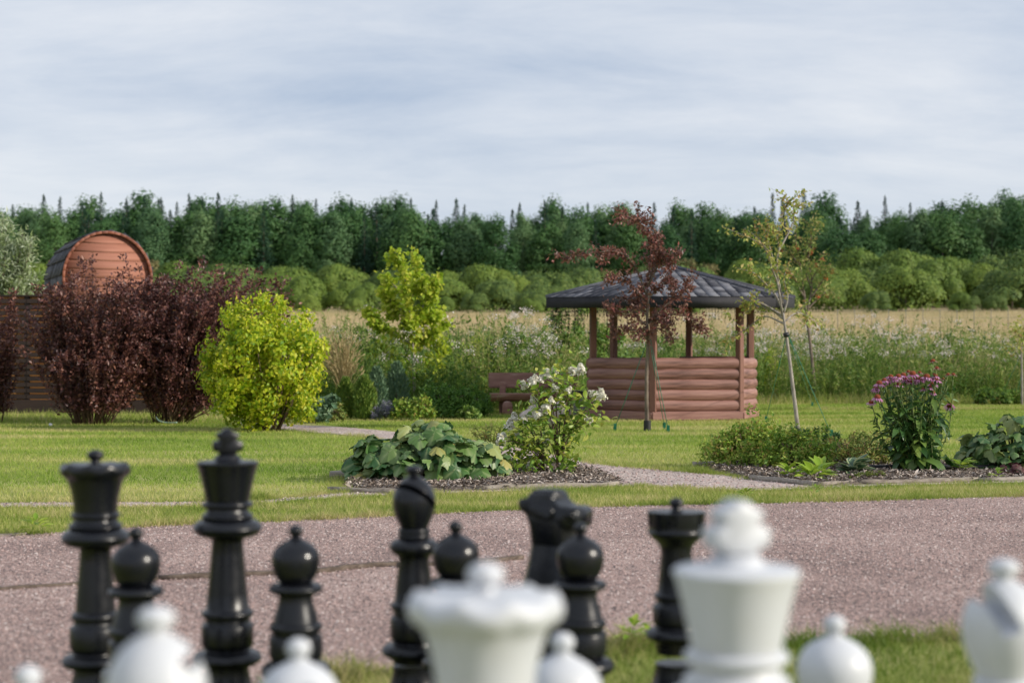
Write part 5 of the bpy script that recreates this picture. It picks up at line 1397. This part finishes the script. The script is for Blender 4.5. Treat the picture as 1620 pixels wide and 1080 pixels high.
for k in range(26):
    a = rng.uniform(0, 2 * PI); q = rng.uniform(.05, .34); h = rng.uniform(.35, .85)
    pl = spline([[math.cos(a) * .10, math.sin(a) * .10, 0], [math.cos(a) * q * .6, math.sin(a) * q * .6, h * .6], [math.cos(a) * q, math.sin(a) * q, h]], 9); SPL.append(pl); tubes(stems, pl, .004, 4)
tag(stems.build('stem', M['stem_green'], t, True), kind='stuff')
SPL = np.array(SPL); n = 300; i = rng.integers(0, len(SPL), n); tt = rng.uniform(.08, .82, n) ** .9
P, A0 = interp(SPL, i, tt); a = rng.uniform(0, 2 * PI, n)
A = nrm(np.column_stack([np.cos(a), np.sin(a), rng.uniform(-.9, .35, n)])); N = nrm(np.column_stack([-np.cos(a) * .2, -np.sin(a) * .2, np.ones(n)]) + rng.normal(size=(n, 3)) * .25)
P[:, :2] *= (1 + .9 * np.clip(.5 - tt, 0, 1))[:, None]; S = (.235 - .12 * tt) * rng.uniform(.75, 1.25, n)
cl_ = [oval_leaf('leaf', M['cone_leaf'], .14, b_, w_, pointed=1.2) for b_, w_ in ((-.35, .34), (-.55, .38), (-.15, .30))]
put_leaves(t, cl_, P, A, N, S)
M['cone_leaf_s'] = leaf_mat('coneflower_leaves', [(.035, .10, .024), (.065, .15, .034), (.12, .22, .045)], .3, .42)
mb = MB(); n = 1100; i = rng.integers(0, len(SPL), n); P, A0 = interp(SPL, i, rng.uniform(.25, .95, n)); leaves(mb, P, rdir(n, -.2), rdir(n, 1), rng.uniform(.05, .11, n), rng.uniform(.014, .03, n), T_OVAL); tag(mb.build('foliage', M['cone_leaf_s'], t), kind='stuff')

# ---- low plants of the right bed
def mound(px, py, d, rx, ry, h, n, mat, L, asp, label, name='low_shrub', cat='shrub', seed=1, spikes=0, group=None, jit=.14):
    global rng
    rng = np.random.default_rng(seed)
    c = W(px, HZ, d); c[2] = .03; t = thing(name, label, cat, c, 0, group)
    k = max(12, n // 45); q, _ = dome_pts(k, (0, 0, 0), rx, ry, h, .1, jit); q *= rng.uniform(.72, 1, (k, 1)); q[:, 2] = np.maximum(q[:, 2], .02)
    P, N = clump_pts(q, n // k, min(rx, h) * rng.uniform(.14, .30, k)); P[:, 2] = np.maximum(P[:, 2], .01)
    mb = MB(); leaf_cloud(mb, P, N + nrm(P) * .7 + [0, 0, .3], L, asp, .6, .1)
    for s in range(spikes):
        u = q[rng.integers(k)]; m = 9; l = rng.uniform(.5, 1.2) * h * .35
        Pp = u + np.outer(np.linspace(0, 1, m), nrm(u + [0, 0, h]) * l) + rng.normal(size=(m, 3)) * .008
        leaf_cloud(mb, Pp, rdir(m, .3), L, asp, .4, .5)
    tag(mb.build('foliage', mat, t), kind='stuff')
    n_ = 14; a = rng.uniform(0, 2 * PI, n_); T = np.linspace(0, 1, 4)[None]
    PL = np.stack([np.cos(a)[:, None] * rx * .6 * T, np.sin(a)[:, None] * ry * .6 * T, h * .8 * T + 0 * a[:, None]], -1)
    mb = MB(); tubes(mb, PL, .005, 3); tag(mb.build('stem', M['stem_brown'], t), kind='stuff')
    return t
mound(1185, 745, 15.9, .42, .35, .42, 6200, M['spirea'], .040, .5, 'bushy green spirea with reddish tips at the left end of the right bed', seed=81, spikes=60)
mound(1262, 750, 15.5, .38, .28, .32, 4600, M['spirea'], .038, .5, 'lower yellowish green spirea beside the hosta', seed=82, spikes=40)
mound(1348, 735, 15.9, .46, .34, .30, 5200, M['spirea_b'], .034, .5, 'brownish green sprawling spirea behind the variegated hosta', seed=83, spikes=50)
c = W(1272, HZ, 16.8); c[2] = .03; t = thing('dwarf_pine', 'dwarf pine with dark upright needle tufts under the thin pale tree', 'shrub', c)
rng = np.random.default_rng(84)
stems = MB()
for k in range(17):
    bx, by = rng.uniform(-.34, .34), rng.uniform(-.18, .18); h = rng.uniform(.20, .36)
    tubes(stems, np.array([[bx * .6, by * .6, 0], [bx, by, h * .5], [bx * 1.05, by, h]]), .009, 4)
    n = 230; z = rng.uniform(.15, 1, n); a = rng.uniform(0, 2 * PI, n)
    P = np.column_stack([bx + np.zeros(n), by + np.zeros(n), h * (.35 + .65 * z)]); A = np.column_stack([np.cos(a) * .75, np.sin(a) * .75, rng.uniform(.4, 1, n)])
    mb = MB(); leaves(mb, P, A, rdir(n), rng.uniform(.045, .075, n), .006); tag(mb.build('needle_tuft', M['pine'], t), kind='stuff')
tag(stems.build('stem', M['stem_brown'], t), kind='stuff')
def rosette(px, py, label, n, S, meshes, name, up=.5, spread=.05, seed=1, group=None, height=.06):
    r_ = np.random.default_rng(seed); c = foot(px, py); c[2] = .035; t = thing(name, label, 'plant', c, 0, group)
    a = r_.uniform(0, 2 * PI, n); tier = r_.random(n)
    P = np.column_stack([np.cos(a) * spread * (1.2 - tier), np.sin(a) * spread * (1.2 - tier), height * (.3 + tier)])
    A = np.column_stack([np.cos(a), np.sin(a), up * (.4 + 1.3 * tier)]); N = np.column_stack([-np.cos(a) * .5, -np.sin(a) * .5, np.ones(n)]) + r_.normal(size=(n, 3)) * .2
    put_leaves(t, meshes, P, A, N, S * r_.uniform(.7, 1.2, n)); return t
hs = [oval_leaf('leaf', [M['hosta_g'], M['hosta_w']], .16, b_, .62, 1, .75, .012) for b_ in (-.35, -.5, -.2)]
rosette(1352, 757, 'hosta with bluish green leaves edged in cream', 30, .155, hs, 'hosta', .75, .04, 5)
lm_ = [oval_leaf('leaf', M['lime'], .14, b_, .40, 0, 1.0, .015) for b_ in (-.3, -.5)]
rosette(1248, 760, 'lime green leafy plant at the front left of the right bed', 22, .13, lm_, 'young_plant', .9, .05, 6, 'lime green young plants')
rosette(1285, 764, 'wide lime green leafy plant left of the hosta', 30, .15, lm_, 'young_plant', .8, .07, 7, 'lime green young plants')
rosette(1298, 756, 'lime green plant right behind the wide leafy one', 18, .15, lm_, 'young_plant', 1.1, .05, 8, 'lime green young plants')
rosette(1521, 752, 'small pale leafy plant between coneflowers and dark mound', 14, .13, lm_, 'young_plant', .6, .04, 9, 'lime green young plants')
rosette(1577, 764, 'little lime green weed on the timber edging at right', 14, .07, lm_, 'weed', .8, .03, 10)
mound(1385, 762, gd(762), .10, .07, .075, 900, M['sedum'], .014, .5, 'low moss green cushion in front of the coneflowers', 'cushion_plant', 'plant', 85)
mound(1352, 765, gd(764), .06, .05, .05, 500, M['sedum'], .014, .5, 'tiny moss green cushion below the hosta', 'cushion_plant', 'plant', 86)
for k, (x, y, s, lb) in enumerate(((56, 849, .075, 'leafy green weed at the verge edge left of the black queen'), (1000, 1032, .06, 'bright leafy weed in the gravel left of the black rook'), (1036, 1036, .045, 'small weed beside the foot of the black rook'),
                                 (464, 955, .035, 'tiny weed in the gravel beside a black pawn'), (1180, 797, .06, 'leafy weed on the gravel side of the verge behind the white king'), (1290, 792, .05, 'flat weed at the gravel edge right of the white king'))):
    rosette(x, y, lb, 16 if s > .05 else 9, s, lm_, 'weed', .8, .03, 20 + k)

# ---- planting left of the bench
def column(px, py, d, rx, h, n, mat, L, asp, label, seed, name='thuja', cat='shrub', taper=.7, group=None):
    global rng
    rng = np.random.default_rng(seed); c = W(px, HZ, d); c[2] = 0; t = thing(name, label, cat, c, 0, group)
    z = rng.random(n); rad = rx * np.minimum(1, (1 - z) * 2.2) ** taper * (.75 + .25 * np.minimum(1, z * 6)); a = rng.uniform(0, 2 * PI, n); q = rad * rng.uniform(.55, 1.05, n)
    P = np.column_stack([np.cos(a) * q, np.sin(a) * q, z * h + .02]); A = np.column_stack([np.cos(a) * .5, np.sin(a) * .5, np.ones(n)]) + rng.normal(size=(n, 3)) * .3
    mb = MB(); l = L * rng.uniform(.6, 1.3, n); leaves(mb, P, A, np.column_stack([np.cos(a), np.sin(a), np.zeros(n)]) + rng.normal(size=(n, 3)) * .4, l, l * asp); tag(mb.build('foliage', mat, t), kind='stuff')
    mb = MB(); tubes(mb, np.array([[0, 0, -.05], [0, 0, h * .4], [0, 0, h * .85]]), np.array([[.025, .02, .006]]), 5); mb.build('trunk', M['bark'], t); return t
TGp = 'small upright conifers left of the bench'
column(547, 662, 29.0, .17, .72, 1500, M['thuja'], .09, .35, 'small upright conifer nearest the golden bush', 91, group=TGp)
column(577, 664, 28.7, .20, .74, 1800, M['thuja'], .09, .35, 'fresh green bushy conifer below the tan grass', 92, group=TGp)
column(596, 660, 29.6, .19, .92, 1500, M['bluish'], .09, .3, 'bluish green conifer behind the lavender', 93, group=TGp)
column(628, 640, 31.0, .22, 1.0, 1500, M['bluish'], .10, .3, 'taller bluish conifer left of the maple trunk', 94, group=TGp)
mound(610, 664, 28.6, .24, .16, .24, 1300, M['lavender'], .06, .22, 'greyish violet lavender at the edge of the lawn', 'lavender', 'plant', 95, 30)
mound(655, 664, 28.5, .42, .25, .36, 2600, M['spirea'], .055, .55, 'yellowish low shrub beside the lavender', seed=96, spikes=20)
mound(704, 655, 29.5, .66, .40, .52, 5200, M['juniper'], .085, .28, 'spreading dark green juniper left of the bench', 'juniper', 'shrub', 97, 90)
mound(752, 652, 30.5, .30, .25, .42, 2000, M['juniper'], .085, .28, 'small juniper close to the bench end', 'juniper', 'shrub', 98, 40)
mound(741, 662, 28.9, .22, .15, .22, 700, M['weedgreen'], .07, .6, 'low broad leaved plant under the juniper', 'low_plant', 'plant', 99)
mound(505, 668, 27.5, .34, .25, .42, 1100, M['bluish'], .10, .65, 'bluish broad leaved plant right of the golden bush', 'low_plant', 'plant', 100)
mound(533, 668, 27.8, .18, .15, .24, 600, M['heu_p'] if False else M['spirea_b'], .05, .5, 'brownish low plant beside the path', 'low_plant', 'plant', 101)
mound(1592, 640, 38.5, .75, .4, .36, 2600, M['weedgreen'], .09, .55, 'low green shrub patch at the far right edge of the lawn', 'low_shrub', 'shrub', 102, 20)
mound(1560, 642, 38.4, .35, .3, .22, 900, M['spirea_b'], .07, .5, 'brown tinged low plant beside the far right shrub', 'low_plant', 'plant', 103)
# tan ornamental grass
rng = np.random.default_rng(110)
c = W(548, HZ, 30.2); c[2] = 0; t = thing('ornamental_grass', 'arching clump of tan ornamental grass behind the small conifers', 'grass clump', c)
n = 170; a = rng.uniform(0, 2 * PI, n); q = rng.uniform(.1, .55, n); h = rng.uniform(.9, 1.65, n); T = np.linspace(0, 1, 6)[None]
PL = np.stack([(np.cos(a) * q)[:, None] * T ** 1.6 - .15 * T, (np.sin(a) * q)[:, None] * T ** 1.6, h[:, None] * (1 - (1 - T) ** 1.35)], -1)
mb = MB(); tubes(mb, PL, np.linspace(.006, .002, 6)[None], 3)
i = np.repeat(np.arange(n), 5); P, A = interp(PL, i, rng.uniform(.75, 1, len(i))); leaves(mb, P, A + rdir(len(P)) * .4, rdir(len(P)), .10, .018)
tag(mb.build('stalk', M['straw'], t), kind='stuff')

# ================================================================== THE WILD EDGE
rng = np.random.default_rng(120)
def green_bush(px, d, rx, h, n, mat, L, label, seed, name='wild_shrub', spikes=30):
    return mound(px, 0, d, rx, rx * .8, h, n, mat, L, .42, label, name, 'shrub', seed, spikes)
green_bush(888, 37.5, .95, 1.95, 6500, M['weedgreen'], .12, 'tall dark green shrub behind the left side of the gazebo', 121)
green_bush(955, 39.0, .75, 1.85, 4200, M['weedgreen'], .12, 'green shrub seen between the left gazebo posts', 122)
green_bush(800, 36.5, .80, 1.45, 4500, M['weedgreen'], .11, 'green shrub behind the bench backrest', 123)
green_bush(735, 36.0, .55, 1.35, 2600, M['maple'], .10, 'yellow green wild shrub right of the maple', 124)
green_bush(600, 37.0, .80, 1.55, 3600, M['weedgreen'], .11, 'green wild shrub behind the left of the maple', 125)
green_bush(1050, 43.0, .9, 1.4, 3600, M['weedgreen'], .11, 'low green shrub seen through the gazebo', 126)
green_bush(1205, 41.5, .6, 1.0, 2600, M['maple'], .09, 'yellowish wild plant right beside the gazebo', 127)
green_bush(1500, 43.5, .8, 1.5, 3200, M['weedgreen'], .11, 'dark green wild shrub behind the coneflowers', 128)
green_bush(1405, 60, .55, 1.6, 900, M['weedgreen'], .12, 'small lone bush in the tan field on the right', 129, spikes=4)
green_bush(500, 44, .7, 1.5, 2400, M['weedgreen'], .11, 'wild green shrub behind the golden bush', 130)
for k, (px, d, s) in enumerate(((941, 58, .105), (1398, 70, .07), (1488, 72, .06))):
    t = thing('young_spruce', ('small self sown spruce in the field left of the gazebo roof', 'tiny spruce in the tan field above the white flowers', 'tiny far spruce in the tan field right of the lone bush')[k], 'tree', ((px - CX) / FPX * d, d, float(tz((px - CX) / FPX * d, d))))
    t.scale = (s, s, s); tag(link('crown', spr[k], t), kind='stuff'); link('trunk', tr_s, t)

n = 10500
px = rng.uniform(440, 1680, n)
front = np.where(px < 760, 31.5 + (px < 560) * 1.0, np.where(px < 930, 33.5, 39.6))
d = front + (rng.random(n) ** 1.3) * np.where(px < 900, 18, 14)
x = (px - CX) / FPX * d
hmax = np.interp(px, [440, 520, 600, 700, 800, 900, 1000, 1200, 1300, 1400, 1500, 1600, 1680], [1.7, 1.75, 1.75, 1.85, 1.95, 1.9, 1.8, 1.85, 1.9, 1.95, 1.95, 1.75, 1.65])
h = hmax * rng.uniform(.55, 1.05, n) * np.clip(.55 + (d - front) / 4.5, .5, 1) * (1 + .16 * np.sin(x * 1.7 + .4 * d) + .13 * np.sin(x * 4.1 + d))
far_ = np.arange(n) >= 9000; d[far_] = rng.uniform(52, 95, far_.sum()); x = (px - CX) / FPX * d; h[far_] = rng.uniform(.5, 1.25, far_.sum()) * (.6 + .4 * np.sin(x[far_] * .8 + d[far_] * .3))
z = tz(x, d)
T = np.linspace(0, 1, 4)[None]; le = rng.normal(size=(n, 2)) * .14
PL = np.stack([x[:, None] + (le[:, 0] * h)[:, None] * T ** 1.5, d[:, None] + (le[:, 1] * h)[:, None] * T ** 1.5, z[:, None] + h[:, None] * T], -1)
mb = MB(); tubes(mb, PL[: n * 2 // 3], np.linspace(.008, .003, 4)[None], 3)
i = np.repeat(np.arange(n), 17); P, A = interp(PL, i, rng.uniform(.06, 1, len(i)))
dd = rng.normal(size=P.shape); l = rng.uniform(.06, .16, len(P))
leaves(mb, P, nrm(nrm(dd) + [0, 0, .55]), rdir(len(P), 1), l, l * rng.uniform(.14, .34, len(P)))
m_ = 16000; j = rng.integers(0, n, m_)
blades(mb, PL[j, 0] + np.column_stack([rng.normal(size=(m_, 2)) * .25, np.zeros(m_)]), rng.uniform(.3, .9, m_), rng.uniform(.008, .02, m_), .3)
tag(mb.build('wild_weeds', M['weed']), 'tall wild weeds and grasses along the end of the garden', kind='stuff')
# seed heads
sel = np.where((h > .62 * hmax) & ~far_)[0]
wgt = np.interp(px[sel], [440, 560, 680, 700, 860, 900, 1180, 1240, 1560, 1680], [.1, .25, .3, 1, .9, .2, .3, 1, .9, .5]) * (.08 + .92 * (np.sin(x[sel] * 2.3 + 1) + .6 * np.sin(x[sel] * 5.1) > 0))
sel = rng.choice(sel, 520, replace=False, p=wgt / wgt.sum())
tips = PL[sel, -1]; k = 34
P = np.repeat(tips, k, 0) + rng.normal(size=(len(tips) * k, 3)) * [.075, .075, .045]
mb = MB(); leaves(mb, P, rdir(len(P), .5), rdir(len(P), .6), rng.uniform(.025, .06, len(P)), rng.uniform(.018, .04, len(P)))
tag(mb.build('seed_heads', M['weed_flower']), 'pale pinkish white seed heads over the wild weeds', kind='stuff')
sel = rng.choice(n, 900, replace=False); tips = PL[sel, -1]; P = np.repeat(tips, 7, 0) + rng.normal(size=(6300, 3)) * [.02, .02, .07]
mb = MB(); leaves(mb, P, rdir(6300, 1.5), rdir(6300), rng.uniform(.03, .08, 6300), .012); tag(mb.build('grass_plumes', M['straw']), 'tan grass plumes among the wild weeds', kind='stuff')
